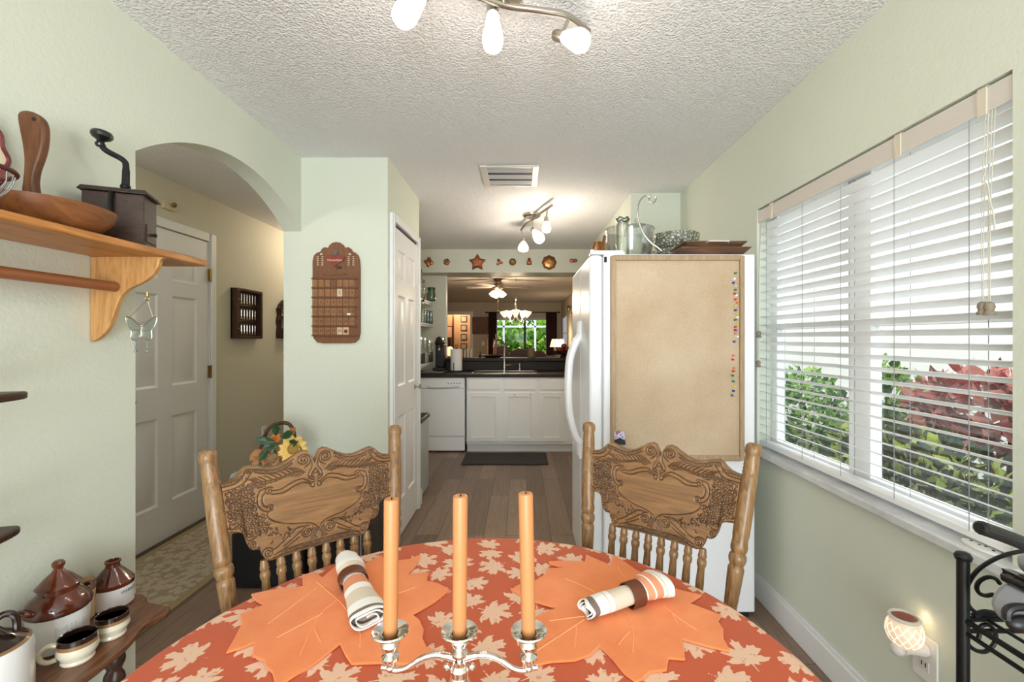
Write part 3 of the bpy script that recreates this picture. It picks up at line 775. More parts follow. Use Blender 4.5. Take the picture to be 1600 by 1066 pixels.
# floor mat
p0=PZ(720,727,0); p1=PZ(857,727,0); p2=PZ(853,709,0); p3=PZ(729,709,0)
b=MB().prism([(p0.x,p0.y),(p1.x,p1.y),(p2.x,p2.y),(p3.x,p3.y)],.001,.014)
tag(b.build('kitchen_mat',M('dark_mat',(58,50,50),.8,bump=.3,bscale=120),bevel=.006),'dark brown mat on the floor in front of the sink cabinet','mat')
# bin past the pantry corner
t=thing('kitchen_bin',(-.98,3.95,0),'grey bin with a black lid past the pantry corner','bin')
MB().box(-1.15,-.84,3.76,4.10,0,.62).build('body',M('grey_bin',(176,178,180),.4),t,bevel=.02)
MB().box(-1.16,-.832,3.75,4.11,.62,.66).build('lid',MT['black'],t,bevel=.012)
# copper moulds on the soffit
SF=5.669
def smould(x,y,outline,depth,mat,label,extra=None):
    p=P(x,y,SF); t=thing('wall_mould',(p.x,SF,p.z),label,'mould','copper moulds above the pass-through')
    # tiers of the outline, shrinking as it rises
    xf=frame((p.x,SF,p.z),(1,0,0),(0,0,1),(0,-1,0))
    n=len(outline); lv=[(1,0),(1.0,depth*.25),(.9,depth*.35),(.82,depth*.8),(.62,depth)]
    vs=[];fs=[]
    for s_,z in lv: vs+=[(q[0]*s_,q[1]*s_,z) for q in outline]
    for k in range(len(lv)-1):
        for i in range(n):
            j=(i+1)%n; fs.append((k*n+i,k*n+j,(k+1)*n+j,(k+1)*n+i))
    fs.append(tuple(range((len(lv)-1)*n,len(lv)*n)))
    MB().add(vs,fs,xf).build('shell',mat,t,angle=25)
    if extra: 
        b=MB(); extra(b,xf,depth); b.build('relief',mat,t)
def rad(f,n=48): return [(f(2*PI*k/n)*math.cos(2*PI*k/n),f(2*PI*k/n)*math.sin(2*PI*k/n)) for k in range(n)]
star=[]
for k in range(10):
    r_=.112 if k%2==0 else .062; a=PI/2+k*PI/5; star.append((r_*math.cos(a),r_*math.sin(a)))
smould(746,410.5,star,.035,MT['copper'],'large copper star mould above the pass-through',lambda b,xf,d:b.prism([(q[0]*.45,q[1]*.45) for q in star],d,d+.008,xf))
smould(858,410.5,rad(lambda a:.088*(1+.05*math.cos(8*a))),.035,MT['copper_d'],'large round fluted mould with a star centre',lambda b,xf,d:b.prism([(q[0]*.4,q[1]*.4) for q in star],d,d+.012,xf))
smould(698,409.5,rad(lambda a:.04*(1+.08*math.cos(5*a))),.02,MT['copper_d'],'small round mould between the bird mould and the copper star',lambda b,xf,d:b.sphere((0,0,d),.013,xf=xf))
smould(801,409.5,rad(lambda a:.044*(1+.04*math.cos(12*a))),.02,M('bronze_mould',(132,104,66),.35,1),'small round bronze mould with a ringed centre',lambda b,xf,d:b.tube([xf@Vector((.02*math.cos(q),.02*math.sin(q),d)) for q in [2*PI*k/24 for k in range(24)]],.004,6,True))
smould(670,410,rad(lambda a:.040*(1+.55*abs(math.cos(2*a+.4))**2)),.02,MT['copper'],'bird-shaped copper mould at the left end of the row',lambda b,xf,d:b.sphere((0,.05,d*.5),.016,xf=xf))
smould(780,410,rad(lambda a:.034*(1+.35*math.cos(3*a+.6))),.02,MT['copper'],'small leaf-shaped copper mould right of the star')
smould(827,409,[(-.03,-.04),(.03,-.04),(.034,-.01),(.02,.02),(.017,.042),(0,.05),(-.017,.042),(-.02,.02),(-.034,-.01)],.02,MT['copper'],'small bell-shaped copper mould',lambda b,xf,d:b.sphere((0,.0,d),.012,xf=xf))
smould(896,407.5,rad(lambda a:.034*(1+.4*math.cos(2*a))),.02,MT['copper'],'small bow-shaped copper mould at the right end of the row',lambda b,xf,d:b.sphere((0,0,d),.01,xf=xf))

# ceiling vent
v0=thing('ceiling_vent',(-.09,3.115,CE),'white square air vent in the ceiling between the two light fixtures','vent')
b=MB(); X0,X1,Y0,Y1=-.275,.11,2.92,3.31
b.box(X0,X0+.045,Y0,Y1,CE-.012,CE); b.box(X1-.045,X1,Y0,Y1,CE-.012,CE); b.box(X0+.045,X1-.045,Y0,Y0+.03,CE-.012,CE); b.box(X0+.045,X1-.045,Y1-.03,Y1,CE-.012,CE)
b.build('frame',M('vent_white',(226,220,212),.4),v0,bevel=.004)
MB().box(X0+.04,X1-.04,Y0+.025,Y1-.025,CE-.003,CE).build('duct_shade',M('vent_shade',(58,57,56),.7),v0)  # flat plate; its dark colour stands in for the shaded duct
b=MB()
for k in range(3):
    yc=Y0+.08+k*.115; b.add([(X0+.045,yc-.035,CE-.004),(X1-.045,yc-.035,CE-.004),(X1-.045,yc+.012,CE-.013),(X0+.045,yc+.012,CE-.013),(X0+.045,yc-.035,CE-.006),(X1-.045,yc-.035,CE-.006),(X1-.045,yc+.012,CE-.016),(X0+.045,yc+.012,CE-.016)],[(0,1,2,3),(7,6,5,4),(0,4,5,1),(1,5,6,2),(2,6,7,3),(3,7,4,0)])
b.build('louvers',M('vent_louver',(206,206,206),.35),v0)
# ================================================================== dining table
TX, TY, TR, TZ = -.085, .715, .572, .7585
tb = thing('dining_table', (TX,TY,0), 'round pedestal dining table under the orange leaf tablecloth', 'table')
MB().lathe([(TR-.03,0),(TR-.012,.004),(TR-.008,.02),(TR-.014,.027),(0,.027)],(TX,TY,.728),96).build('tabletop', MT['oak'], tb)
MB().lathe([(.17,.728),(.17,.70),(.06,.68),(.05,.60),(.075,.50),(.085,.36),(.06,.24),(.09,.20),(.09,.12),(0,.12)],(TX,TY,0),32).build('pedestal', MT['oak'], tb)
for k in range(4):
    a = PI/4 + k*PI/2
    b = MB(); b.tube(crom([(TX+r*math.cos(a),TY+r*math.sin(a),z) for r, z in ((.06,.17),(.12,.16),(.2,.07),(.27,.03))],6),[.03-.0005*i for i in range(19)],10)
    b.lathe([(.02,0),(.03,.01),(.024,.03),(0,.04)],(TX+.27*math.cos(a),TY+.27*math.sin(a),0),12)
    b.build('foot', MT['oak'], tb)

MAPLE = [(0,1.0),(.07,.80),(.19,.84),(.14,.62),(.15,.44),(.30,.56),(.34,.70),(.42,.58),(.60,.62),(.55,.48),(.74,.42),(.56,.26),(.36,.13),(.52,.12),(.60,.02),(.78,.02),(.60,-.14),(.42,-.16),(.20,-.14),(.30,-.27),(.14,-.26),(.03,-.18)]
MAPLE = MAPLE + [(.018,-.55),(-.018,-.55)] + [(-x,y) for x, y in MAPLE[::-1][:-1]]
def poly_sd(px, py, poly):
    """signed distance, positive inside"""
    d = np.full(px.shape, 1e9); ins = np.zeros(px.shape, bool); n = len(poly)
    for i in range(n):
        ax, ay = poly[i-1]; bx, by = poly[i]
        ex, ey = bx-ax, by-ay; wx, wy = px-ax, py-ay
        t = np.clip((wx*ex+wy*ey)/(ex*ex+ey*ey+1e-12), 0, 1)
        d = np.minimum(d, (wx-ex*t)**2+(wy-ey*t)**2)
        c = ((ay > py) != (by > py)); 
        with np.errstate(divide='ignore', invalid='ignore'):
            c &= px < (bx-ax)*(py-ay)/(by-ay+1e-15)+ax
        ins ^= c
    d = np.sqrt(d); return np.where(ins, d, -d)
def cloth_mesh():
    nr, na = 190, 760
    rr = np.linspace(0, 1, nr+1)[1:]*TR
    drop = [(.006,-.001),(.012,-.005),(.016,-.012),(.018,-.03),(.022,-.06),(.026,-.09),(.029,-.12),(.031,-.15)]
    A = np.linspace(0, 2*PI, na, endpoint=False)
    X=[];Y=[];Z=[];S=[]
    X.append(np.zeros(1));Y.append(np.zeros(1));Z.append(np.zeros(1))
    for r in rr: X.append(r*np.cos(A));Y.append(r*np.sin(A));Z.append(np.zeros(na))
    arcx=[];arcy=[]
    px=[x for x in X];py=[y for y in Y]
    s=TR;pr,pz=TR,0
    for (dr,dz) in drop:
        r=TR+dr; s+=math.hypot(r-pr,dz-pz); pr,pz=r,dz
        f=min(1,max(0,(-dz-.01)/.2)); rip=.018*f*np.sin(11*A+.6*np.sin(3*A))+.012*f*np.sin(23*A+1)
        X.append((r+rip)*np.cos(A));Y.append((r+rip)*np.sin(A));Z.append(np.full(na,dz))
        px.append(s*np.cos(A));py.append(s*np.sin(A))
    X=np.concatenate(X);Y=np.concatenate(Y);Z=np.concatenate(Z);U=np.concatenate(px);V=np.concatenate(py)
    # gentle wrinkles of laid cloth
    Z=Z+.0006*np.sin(U*31+V*17)*np.sin(V*23-U*9)
    sd=np.full(U.shape,-.02)
    r=random.Random(11); pts=[]
    for _ in range(16000):
        q=(r.uniform(-.8,.8),r.uniform(-.8,.8)); big=len(pts)<150
        m=.084 if r.random()<.6 else .068
        if q[0]**2+q[1]**2<.72**2 and all((q[0]-o[0])**2+(q[1]-o[1])**2>(.5*(m+o[2]))**2*.74 for o in pts): pts.append((q[0],q[1],m))
    for (cx,cy,m) in pts:
        a=r.uniform(0,2*PI); sc=m*.66; fl=r.choice((-1,1))
        idx=np.where((np.abs(U-cx)<m*1.2)&(np.abs(V-cy)<m*1.2))[0]
        if len(idx)==0: continue
        dx=(U[idx]-cx)/sc;dy=(V[idx]-cy)/sc
        lx=(dx*math.cos(a)+dy*math.sin(a))*fl;ly=-dx*math.sin(a)+dy*math.cos(a)
        sd[idx]=np.maximum(sd[idx],poly_sd(lx,ly+.25,MAPLE)*sc)
        # printed veins
    vs=np.stack([X+TX,Y+TY,Z+TZ],1)
    fs=[(0,1+i,1+(i+1)%na) for i in range(na)]
    for k in range(nr+len(drop)-1):
        o=1+k*na
        fs+=[(o+i,o+na+i,o+na+(i+1)%na,o+(i+1)%na) for i in range(na)]
    me=bpy.data.meshes.new('tablecloth'); me.from_pydata(vs.tolist(),[],fs)
    at=me.attributes.new('leaf','FLOAT','POINT'); at.data.foreach_set('value',sd.astype(np.float32))
    me.polygons.foreach_set('use_smooth',[True]*len(me.polygons)); me.update()
    return me
m = N('leaf_tablecloth'); m.set(.85,0,.15,0,.15)
at=m.n('ShaderNodeAttribute'); at.attribute_name='leaf'; v=m.coord()
inside=m.math('GREATER_THAN',m.math('ADD',at.outputs['Fac'],m.math('MULTIPLY',m.math('SUBTRACT',m.noise(v,220,2),.5),.002)),0)
speck=m.math('GREATER_THAN',m.noise(v,75,3,.6),.62)
f=m.math('MULTIPLY',inside,m.math('SUBTRACT',1.0,m.math('MULTIPLY',speck,.45)))
c=m.mix(f,(197,92,58),(231,190,162)); m.col(c)
m.bump(m.noise(v,500,2),.25,.002)
clo=bpy.data.objects.new('tablecloth',cloth_mesh()); COL.objects.link(clo); clo.data.materials.append(m.mat); PARM['tablecloth']=Matrix.Identity(4)
tag(clo,'rust-orange tablecloth printed with beige maple leaves over the round table','tablecloth')
# shift origin to the table centre
clo.data.transform(Matrix.Translation((-TX,-TY,-TZ))); clo.location=(TX,TY,TZ)

# ------------------------------------------------------------------ leaf placemats (outlines measured on the table plane)
matm = N('orange_suede'); matm.set(.8,0,.15,0,.3); v=matm.coord()
matm.col(matm.ramp(matm.noise(v,9,4,.6),[(.3,(233,126,66)),(.7,(246,146,86))])); matm.bump(matm.noise(v,260,3),.2,.002)
stitch=M('pale_stitching',(250,178,124),.7)
def outline(zoom, org, pts, z): 
    return [PZ(org[0]+x/zoom, org[1]+y/zoom, z) for x, y in pts]
def placemat(pts, veins, zoom, org, label):
    z0=TZ+.0012; z1=z0+.0045
    o=outline(zoom,org,pts,z1)
    c=sum(o,Vector())/len(o)
    t=thing('leaf_placemat',(c.x,c.y,z0),label,'placemat','maple-leaf placemats')
    sm=crom([(p.x,p.y,0) for p in o],1,True)
    b=MB().prism([(p.x,p.y) for p in o],z0,z1); b.build('mat',matm.mat,t,bevel=.0016)
    for vn in veins:
        q=[Vector((p.x,p.y,z1+.0002)) for p in outline(zoom,org,vn,z1)]
        b=MB(); b.tube(crom(q,5),.0009,6); b.build('vein_stitching',stitch,t)
ZM=1600/380
placemat([(555,240),(655,235),(690,258),(770,190),(830,150),(870,108),(935,185),(1010,148),(1080,112),(1105,165),(1180,148),(1260,140),(1335,110),(1305,185),(1250,240),(1385,225),(1378,282),(1450,298),(1530,340),(1430,420),(1285,505),(1330,540),(1358,600),(1350,660),(1375,715),(1430,742),(1380,765),(1260,830),(1100,820),(880,828),(840,770),(805,695),(650,820),(500,910),(400,975),(380,960),(360,885),(315,845),(310,805),(225,775),(240,690),(150,725),(55,755),(110,660),(160,560),(145,505),(215,475),(300,440),(240,405),(220,370),(330,345),(560,318)],
 [[(835,460),(790,410),(650,290)],[(650,330),(560,400),(440,490),(330,570)],[(780,415),(690,490),(620,600),(545,770)],[(690,500),(560,570),(390,660)],[(640,600),(655,645),(680,690)],[(830,450),(900,560),(940,640),(935,720)],[(1060,400),(1180,370),(1300,330)]],
 ZM,(340,840),'orange maple-leaf placemat on the left, in front of the left chair')
placemat([(325,155),(400,150),(565,155),(570,108),(640,140),(735,180),(750,112),(830,160),(900,210),(960,240),(1010,205),(1110,270),(1100,300),(1130,325),(1220,350),(1335,375),(1255,430),(1350,465),(1465,510),(1440,545),(1475,600),(1475,660),(1522,745),(1400,720),(1205,665),(1215,730),(1225,800),(1115,790),(1100,870),(990,880),(940,930),(900,945),(820,890),(750,800),(660,710),(600,770),(500,805),(340,815),(230,838),(150,835),(190,720),(200,600),(240,515),(372,462),(235,420),(75,340),(120,310),(230,285),(300,240),(320,200),(415,197),(330,172)],
 [[(430,270),(530,310),(630,362)],[(780,190),(800,230),(850,270)],[(330,550),(430,535),(560,520)],[(560,540),(440,620),(250,745)],[(505,580),(505,640),(497,720)],[(850,510),(880,600),(880,760)],[(860,620),(820,660),(785,705)],[(1080,450),(1180,530),(1300,610)],[(1140,500),(1160,540),(1180,580)]],
 ZM,(780,840),'orange maple-leaf placemat on the right, in front of the right chair')

# ------------------------------------------------------------------ rolled striped napkins in leather rings
napc=[M('napkin_white',(246,243,238),.9,bump=.25,bscale=700),M('napkin_taupe',(126,108,100),.9,bump=.25,bscale=700),M('napkin_beige',(222,206,186),.9,bump=.25,bscale=700),M('napkin_peach',(228,150,112),.9,bump=.25,bscale=700)]
leather=M('brown_leather',(104,56,34),.5,bump=.2,bscale=200)
def napkin(p0, p1, ringt, prof, stripes, label, rlabel, flip=1):
    """p0,p1: ends on the mat; prof: (t, half width, half height); stripes: (t, material)"""
    zb=TZ+.0064
    p0=Vector((p0.x,p0.y,zb)); p1=Vector((p1.x,p1.y,zb)); L=(p1-p0).length; ax=(p1-p0)/L; sd=Vector((-ax.y,ax.x,0))*flip
    t=thing('rolled_napkin',tuple((p0+p1)/2),label,'napkin','rolled napkins')
    nt=60; na=150; turns=2.4
    def at(u):
        for k in range(len(prof)-1):
            if prof[k][0]<=u<=prof[k+1][0]:
                f=(u-prof[k][0])/(prof[k+1][0]-prof[k][0]); f=f*f*(3-2*f)
                return prof[k][1]*(1-f)+prof[k+1][1]*f, prof[k][2]*(1-f)+prof[k+1][2]*f
        return prof[-1][1:]
    def stripe(u):
        m_=0
        for s_,k in stripes:
            if u>=s_: m_=k
        return m_
    vs=[];fs=[];ms=[]
    for i in range(nt+1):
        u=i/nt; w,h=at(u)
        for k in range(na+1):
            q=k/na; a=2*PI*turns*q - .6; r_=1-.62*q
            wob=1+.05*math.sin(3*a+7*u)*(1-q)
            x=w*r_*math.cos(a)*wob; z=h*r_*math.sin(a)*(1 if math.sin(a)>0 else .92)
            e=.0035*math.sin(3*a+2)*(abs(2*u-1)**6)   # uneven fold ends
            vs.append(p0+ax*(u*L+e*(1 if u>.5 else -1))+sd*x+Vector((0,0,max(.0006*(q+.2),h*.93+z))))
    for i in range(nt):
        for k in range(na):
            fs.append((i*(na+1)+k,(i+1)*(na+1)+k,(i+1)*(na+1)+k+1,i*(na+1)+k+1)); ms.append(stripe((i+.5)/nt))
    b=MB(); b.v=[tuple(v_) for v_ in vs]; b.f=fs; b.m=ms
    o=b.build('folded_cloth',napc,t,angle=60)
    so=o.modifiers.new('Thick','SOLIDIFY'); so.thickness=.0016; so.offset=-1
    # ring
    w,h=at(ringt); c=p0+ax*(ringt*L); b=MB(); n=48; hw=.0155
    vs=[];fs=[]
    for k in range(n):
        a=2*PI*k/n
        for (dr,dx) in ((.0015,-hw),(.0038,-hw),(.0038,hw),(.0015,hw)):
            vs.append(c+ax*dx+sd*((w+dr)*math.cos(a))+Vector((0,0,max(-.0009+dr*.1,h*.93+(h+dr)*math.sin(a)))))
    for k in range(n):
        j=(k+1)%n
        for q in range(4): fs.append((k*4+q,k*4+(q+1)%4,j*4+(q+1)%4,j*4+q))
    tag(b.add(vs,fs).build('napkin_ring',leather,angle=50),rlabel,'napkin ring','brown leather napkin rings')
napkin(PZ(540,889,TZ+.006),PZ(577,986,TZ+.006),.36,[(0,.028,.024),(.18,.034,.025),(.36,.027,.021),(.62,.032,.022),(1,.041,.022)],
       [(0,0),(.22,2),(.30,0),(.44,3),(.58,0),(.66,2),(.84,0),(.93,1),(.96,0)],'rolled striped napkin on the left placemat','brown leather ring around the left napkin')
napkin(PZ(915,968,TZ+.006),PZ(1034,930,TZ+.006),.60,[(0,.026,.019),(.25,.028,.021),(.60,.024,.022),(.85,.042,.027),(1,.052,.025)],
       [(0,0),(.04,1),(.10,0),(.22,2),(.24,0),(.28,2),(.50,2),(.68,0),(.70,3),(.77,0),(.79,3),(.86,0),(.90,2),(.92,0)],'rolled striped napkin on the right placemat','brown leather ring around the right napkin')

# ------------------------------------------------------------------ silver candelabra with three candles
CY=.658; S=F/CY
def cp(x,y): return P(x,y,CY)
cc_=cp(718,990); zt=TZ+.0008
ca=thing('candelabra',(cc_.x,CY,zt),'silver three-light candelabra at the front of the table','candelabra')
b=MB(); b.lathe([(.055,0),(.056,.004),(.048,.010),(.03,.018),(.014,.026),(.010,.034),(0,.034)],(cc_.x,CY,zt),40); b.build('base',MT['silver'],ca)
b=MB(); zc=cp(0,1035).z
b.lathe([(.010,zt+.03),(.008,zt+.042),(.014,zt+.052),(.011,zt+.06),(.016,zt+.068),(.012,zt+.078),(.014,zt+.088),(.010,zt+.094),(.010,zt+.1)],(cc_.x,CY,0),28); b.build('stem',MT['silver'],ca)
def cup(x, ybot, parent):
    p=cp(x,ybot); zr=cp(x,986).z
    hh=zr-p.z
    b=MB(); b.lathe([(.004,-.012),(.007,-.006),(.005,0),(.012,.006),(.0125,.010),(.007,.014),(.011,.020),(.014,.028),(.0125,.034),(.012,hh-.012),(.017,hh-.006),(.0255,hh-.002),(.0265,hh),(.0255,hh+.002),(.016,hh-.002),(.0115,hh-.008),(.0105,hh-.012),(0,hh-.012)],(p.x,CY,p.z),36)
    b.build('candle_cup',MT['silver'],parent); return p.x, zr
tops=[]
for x in (610,826):
    tops.append(cup(x,1036,ca))
tops.insert(1,cup(718,1030,ca))
for sgn,x in ((-1,610),(1,826)):
    pts=[(718+sgn*6,1030),(718+sgn*20,1026),(718+sgn*38,1023.5),(718+sgn*60,1030),(718+sgn*82,1044),(718+sgn*100,1048),(718+sgn*113,1044),(718+sgn*122,1043)]
    b=MB(); b.tube(crom([cp(*q) for q in pts],7),[.0052-.00003*i for i in range(50)],12); b.sphere(tuple(cp(718+sgn*20,1042)),.005); b.sphere(tuple(cp(718+sgn*108,1036)),.007)
    b.build('arm',MT['silver'],ca)
wax=N('apricot_wax'); wax.set(.38,0,.4); wax.col((200,134,84)); wax.b.inputs['Subsurface Weight'].default_value=0.0; wax.b.inputs['Subsurface Radius'].default_value=(.02,.01,.005)
for (X,zr),ty,tx,lab in zip(tops,(779,774,770),(612,719.5,820),('left apricot taper candle, nearest the left placemat','middle apricot taper candle of the silver candelabra','right apricot taper candle, nearest the right placemat')):
    zb=zr-.0105; top=cp(tx,ty); H=top.z-zb; lean=(top.x-X)/H*.8
    t=thing('taper_candle',(X,CY,zb),lab,'candle','apricot taper candles')
    xf=Matrix.Translation((X,CY,zb))@Matrix.Rotation(math.atan(lean),4,'Y')
    b=MB(); b.lathe([(.0088,0),(.0098,.002),(.0102,.02),(.0104,H*.5),(.0107,H-.004),(.0100,H-.001),(.007,H),(.002,H-.0016),(0,H-.0016)],n=28,xf=xf); o=b.build('wax',wax.mat,t)
    b=MB(); b.tube([xf@Vector((0,0,H-.004)),xf@Vector((.0006,0,H+.0015))],.0011,6); b.build('wick',M('wick',(60,34,30),.9),t)

# ------------------------------------------------------------------ pressed-back oak chairs
RK=.20
def rake(z): return -(1.07-z)*RK if z>.45 else -(1.07-.45)*RK+(.45-z)*.2
def half(z): return .2275-.10*(1.07-max(z,.45))
def rk(u, z, off=0): return Vector((u*half(z)/.2275, rake(z)+off, z))
ZMX,ZSC=1.039,.8645
def zm(z): return ZMX-(ZMX-z)*ZSC
HW=.2095
TOPZ=[(0,.018),(.03,.034),(.07,.050),(.12,.054),(.18,.050),(.25,.040),(.34,.029),(.42,.022),(.5,.021),(.58,.025),(.66,.031),(.73,.034),(.77,.030),(.82,.018),(.88,.008),(.94,.003),(1,.0)]
BOTZ=[(0,-.088),(.3,-.089),(.55,-.092),(.60,-.092),(.645,-.088),(.675,-.078),(.69,-.064),(.70,-.057),(.72,-.056),(.77,-.055),(.805,-.049),(.825,-.038),(.835,-.026),(.845,-.014),(.87,-.006),(.91,-.002),(1,0)]
def itp(tab,t):
    t=abs(t)
    for k in range(len(tab)-1):
        if tab[k][0]<=t<=tab[k+1][0]:
            f=(t-tab[k][0])/(tab[k+1][0]-tab[k][0]); return tab[k][1]*(1-f)+tab[k+1][1]*f
    return tab[-1][1]
ZU,ZL=.985,.858
def carve():
    """height map of the pressed pattern; returns sampler arrays"""
    res=.0007; u0,u1,z0,z1=-.215,.215,.75,1.05
    W=int((u1-u0)/res);H=int((z1-z0)/res)
    G=np.zeros((H,W),np.float32); B=np.zeros((H,W),np.float32)
    def stamp(img,u,z,w,amp):
        R_=int(w*2.2/res)+1; cx=(u-u0)/res; cz=(z-z0)/res; ix,iz=int(cx),int(cz)
        xa,xb,za,zb=max(0,ix-R_),min(W,ix+R_+1),max(0,iz-R_),min(H,iz+R_+1)
        if xa>=xb or za>=zb: return
        yy,xx=np.mgrid[za:zb,xa:xb]
        g=amp*np.exp(-(((xx-cx)**2+(yy-cz)**2)*res*res)/(w*w))
        img[za:zb,xa:xb]=np.maximum(img[za:zb,xa:xb],g)
    def line(pts,w=.0013,amp=1,sym=True,smooth=True):
        q=crom([(p[0],p[1],0) for p in pts],10) if smooth and len(pts)>2 else [Vector((p[0],p[1],0)) for p in pts]
        for a,b_ in zip(q[:-1],q[1:]):
            n=max(1,int((b_-a).length/(res*1.3)))
            for k in range(n+1):
                p=a+(b_-a)*(k/n)
                stamp(G,p.x,p.y,w,amp)
                if sym: stamp(G,-p.x,p.y,w,amp)
    def spiral(cx,cz,r,a0,turns,dirn=1,w=.0012,r1=.12):
        n=int(28*turns); line([(cx+r*(1-(1-r1)*k/n)*math.cos(a0+dirn*2*PI*turns*k/n),cz+r*(1-(1-r1)*k/n)*math.sin(a0+dirn*2*PI*turns*k/n)) for k in range(n+1)],w,1,True,False)
    def oval(cx,cz,a,b_,ang=0,w=.0012):
        line([(cx+a*math.cos(t)*math.cos(ang)-b_*math.sin(t)*math.sin(ang),cz+a*math.cos(t)*math.sin(ang)+b_*math.sin(t)*math.cos(ang)) for t in [2*PI*k/16 for k in range(17)]],w,1,True,False)
    top=lambda u:ZU+itp(TOPZ,u/HW); bot=lambda u:ZL+itp(BOTZ,u/HW)
    # top edge bead line and scrolls
    line([(u,top(u)-.006) for u in (.05,.06,.07,.085,.10,.115,.13,.14,.15)])
    line([(u,top(u)-.016) for u in (.052,.065,.085,.10,.12,.138)],.0012)
    for k in range(15): oval(.056+k*.0058,top(.056+k*.0058)-.011,.0022,.0034,0,.0009)
    spiral(.027,1.014,.0185,-1.9,2.3,-1); spiral(.027,1.014,.0215,-1.6,.9,-1)
    line([(.007,1.006),(.008,.99),(.015,.978),(.018,.966),(.012,.957),(.004,.954)])
    line([(0,.985),(.008,.975),(.010,.966),(.004,.960)],.0012)
    for k in range(4): oval(.004+.004*k,.973-.004*k,.0022,.0022,0,.0009)
    # ear scroll and its beads
    line([(.150,1.010),(.157,1.012),(.160,1.004),(.168,.992),(.182,.981),(.208,.977)]); line([(.143,1.006),(.150,.996),(.160,.982),(.178,.971),(.208,.966)])
    spiral(.152,1.006,.008,0,1.6,1)
    for k in range(6): oval(.168+k*.0072,.9935-.0105*min(1,k*.2)+.0008*k,.0022,.0046,-.25,.001)
    # feathers
    st=crom([(.024,.978,0),(.05,.984,0),(.085,.976,0),(.125,.972,0),(.145,.975,0)],7)
    for i,p in enumerate(st[1:-1]):
        if i%2==0:
            line([(p.x,p.y),(p.x+.006,p.y+.007),(p.x+.016,p.y+.014)],.0012); line([(p.x,p.y),(p.x+.007,p.y-.005),(p.x+.017,p.y-.009)],.0012)
    line([(q.x,q.y) for q in st],.0011)
    # cartouche around the plain field
    line([(.004,.948),(.012,.946),(.014,.938),(.006,.934),(.003,.940)]); line([(.014,.950),(.035,.962),(.06,.956),(.085,.945),(.105,.945)]); line([(.012,.942),(.03,.952),(.055,.946),(.08,.934),(.108,.936)])
    spiral(.112,.946,.0105,2.6,1.6,-1); line([(.118,.955),(.132,.950),(.139,.935),(.140,.915),(.132,.900),(.120,.893),(.108,.896)]); line([(.122,.943),(.129,.932),(.129,.916),(.124,.907),(.116,.906)])
    spiral(.112,.902,.0085,-.2,1.4,1)
    line([(.118,.893),(.122,.882),(.112,.868),(.092,.856),(.066,.847),(.04,.842),(.018,.836),(.004,.824),(0,.812)])
    # lower scrolls
    spiral(.030,.815,.0155,1.4,2.2,-1); spiral(.030,.815,.0185,1.9,.7,-1)
    line([(.036,.834),(.056,.832),(.076,.818),(.100,.800),(.12,.790)]); line([(.05,.808),(.07,.797),(.095,.786),(.115,.778)],.0012); line([(.046,.822),(.07,.806),(.09,.794)],.0012)
    for k in range(5): line([(.003+.003*k,.815+.003*k),(.008+.002*k,.802+.002*k),(.006+.004*k,.793)],.001)
    spiral(.128,.788,.0155,-1.2,2.2,1); spiral(.162,.817,.0115,-1.0,1.9,1)
    line([(0,.789),(.04,.7885),(.09,.7865)],.0012); line([(0,.777),(.05,.7765),(.105,.774)],.0012)
    for k in range(18): oval(.003+k*.0055,.7828-.00006*k*k*.2,.0019,.004,0,.0009)
    # edge line along the lower outline
    line([(u,bot(u)+.006) for u in (.0,.03,.06,.09,.118)],.0011)
    line([(.150,.838),(.158,.832),(.170,.831),(.1765,.842),(.182,.852),(.195,.860),(.208,.863)],.0013); line([(.150,.80),(.147,.808),(.155,.806),(.168,.806)],.0011)
    # grapes and leaves at the sides
    r=random.Random(5); ps=[]
    for _ in range(4000):
        u=r.uniform(.118,.203); z=r.uniform(.842,.972)
        if z<bot(u)+.012 or z>top(u)-.026: continue
        if u<.146 and .888<z<.962: continue
        if u<.13 and z>.86 and z<.9: continue
        if all((u-a)**2+(z-c)**2>.0066**2 for a,c in ps): ps.append((u,z))
    for i,(u,z) in enumerate(ps):
        if (u*41+z*29)%1<.45: oval(u,z,.0040,.0038,0,.0011)
        else:
            a=r.uniform(0,PI*2); L=.0055
            line([(u-L*math.cos(a),z-L*math.sin(a)),(u+.002*math.sin(a),z-.002*math.cos(a)),(u+L*math.cos(a),z+L*math.sin(a))],.0013)
            line([(u,z),(u+L*.8*math.cos(a+1),z+L*.8*math.sin(a+1))],.0011)
    for _ in range(46):
        u=r.uniform(.06,.12); z=r.uniform(.80,.862)
        if z>.848-(.1-u)*.3 or z<.806+(.1-u)*.25: continue
        a=r.uniform(0,6.28); line([(u,z),(u+.004*math.cos(a),z+.004*math.sin(a)),(u+.007*math.cos(a+.5),z+.007*math.sin(a+.5))],.0012)
    return G,u0,z0,res
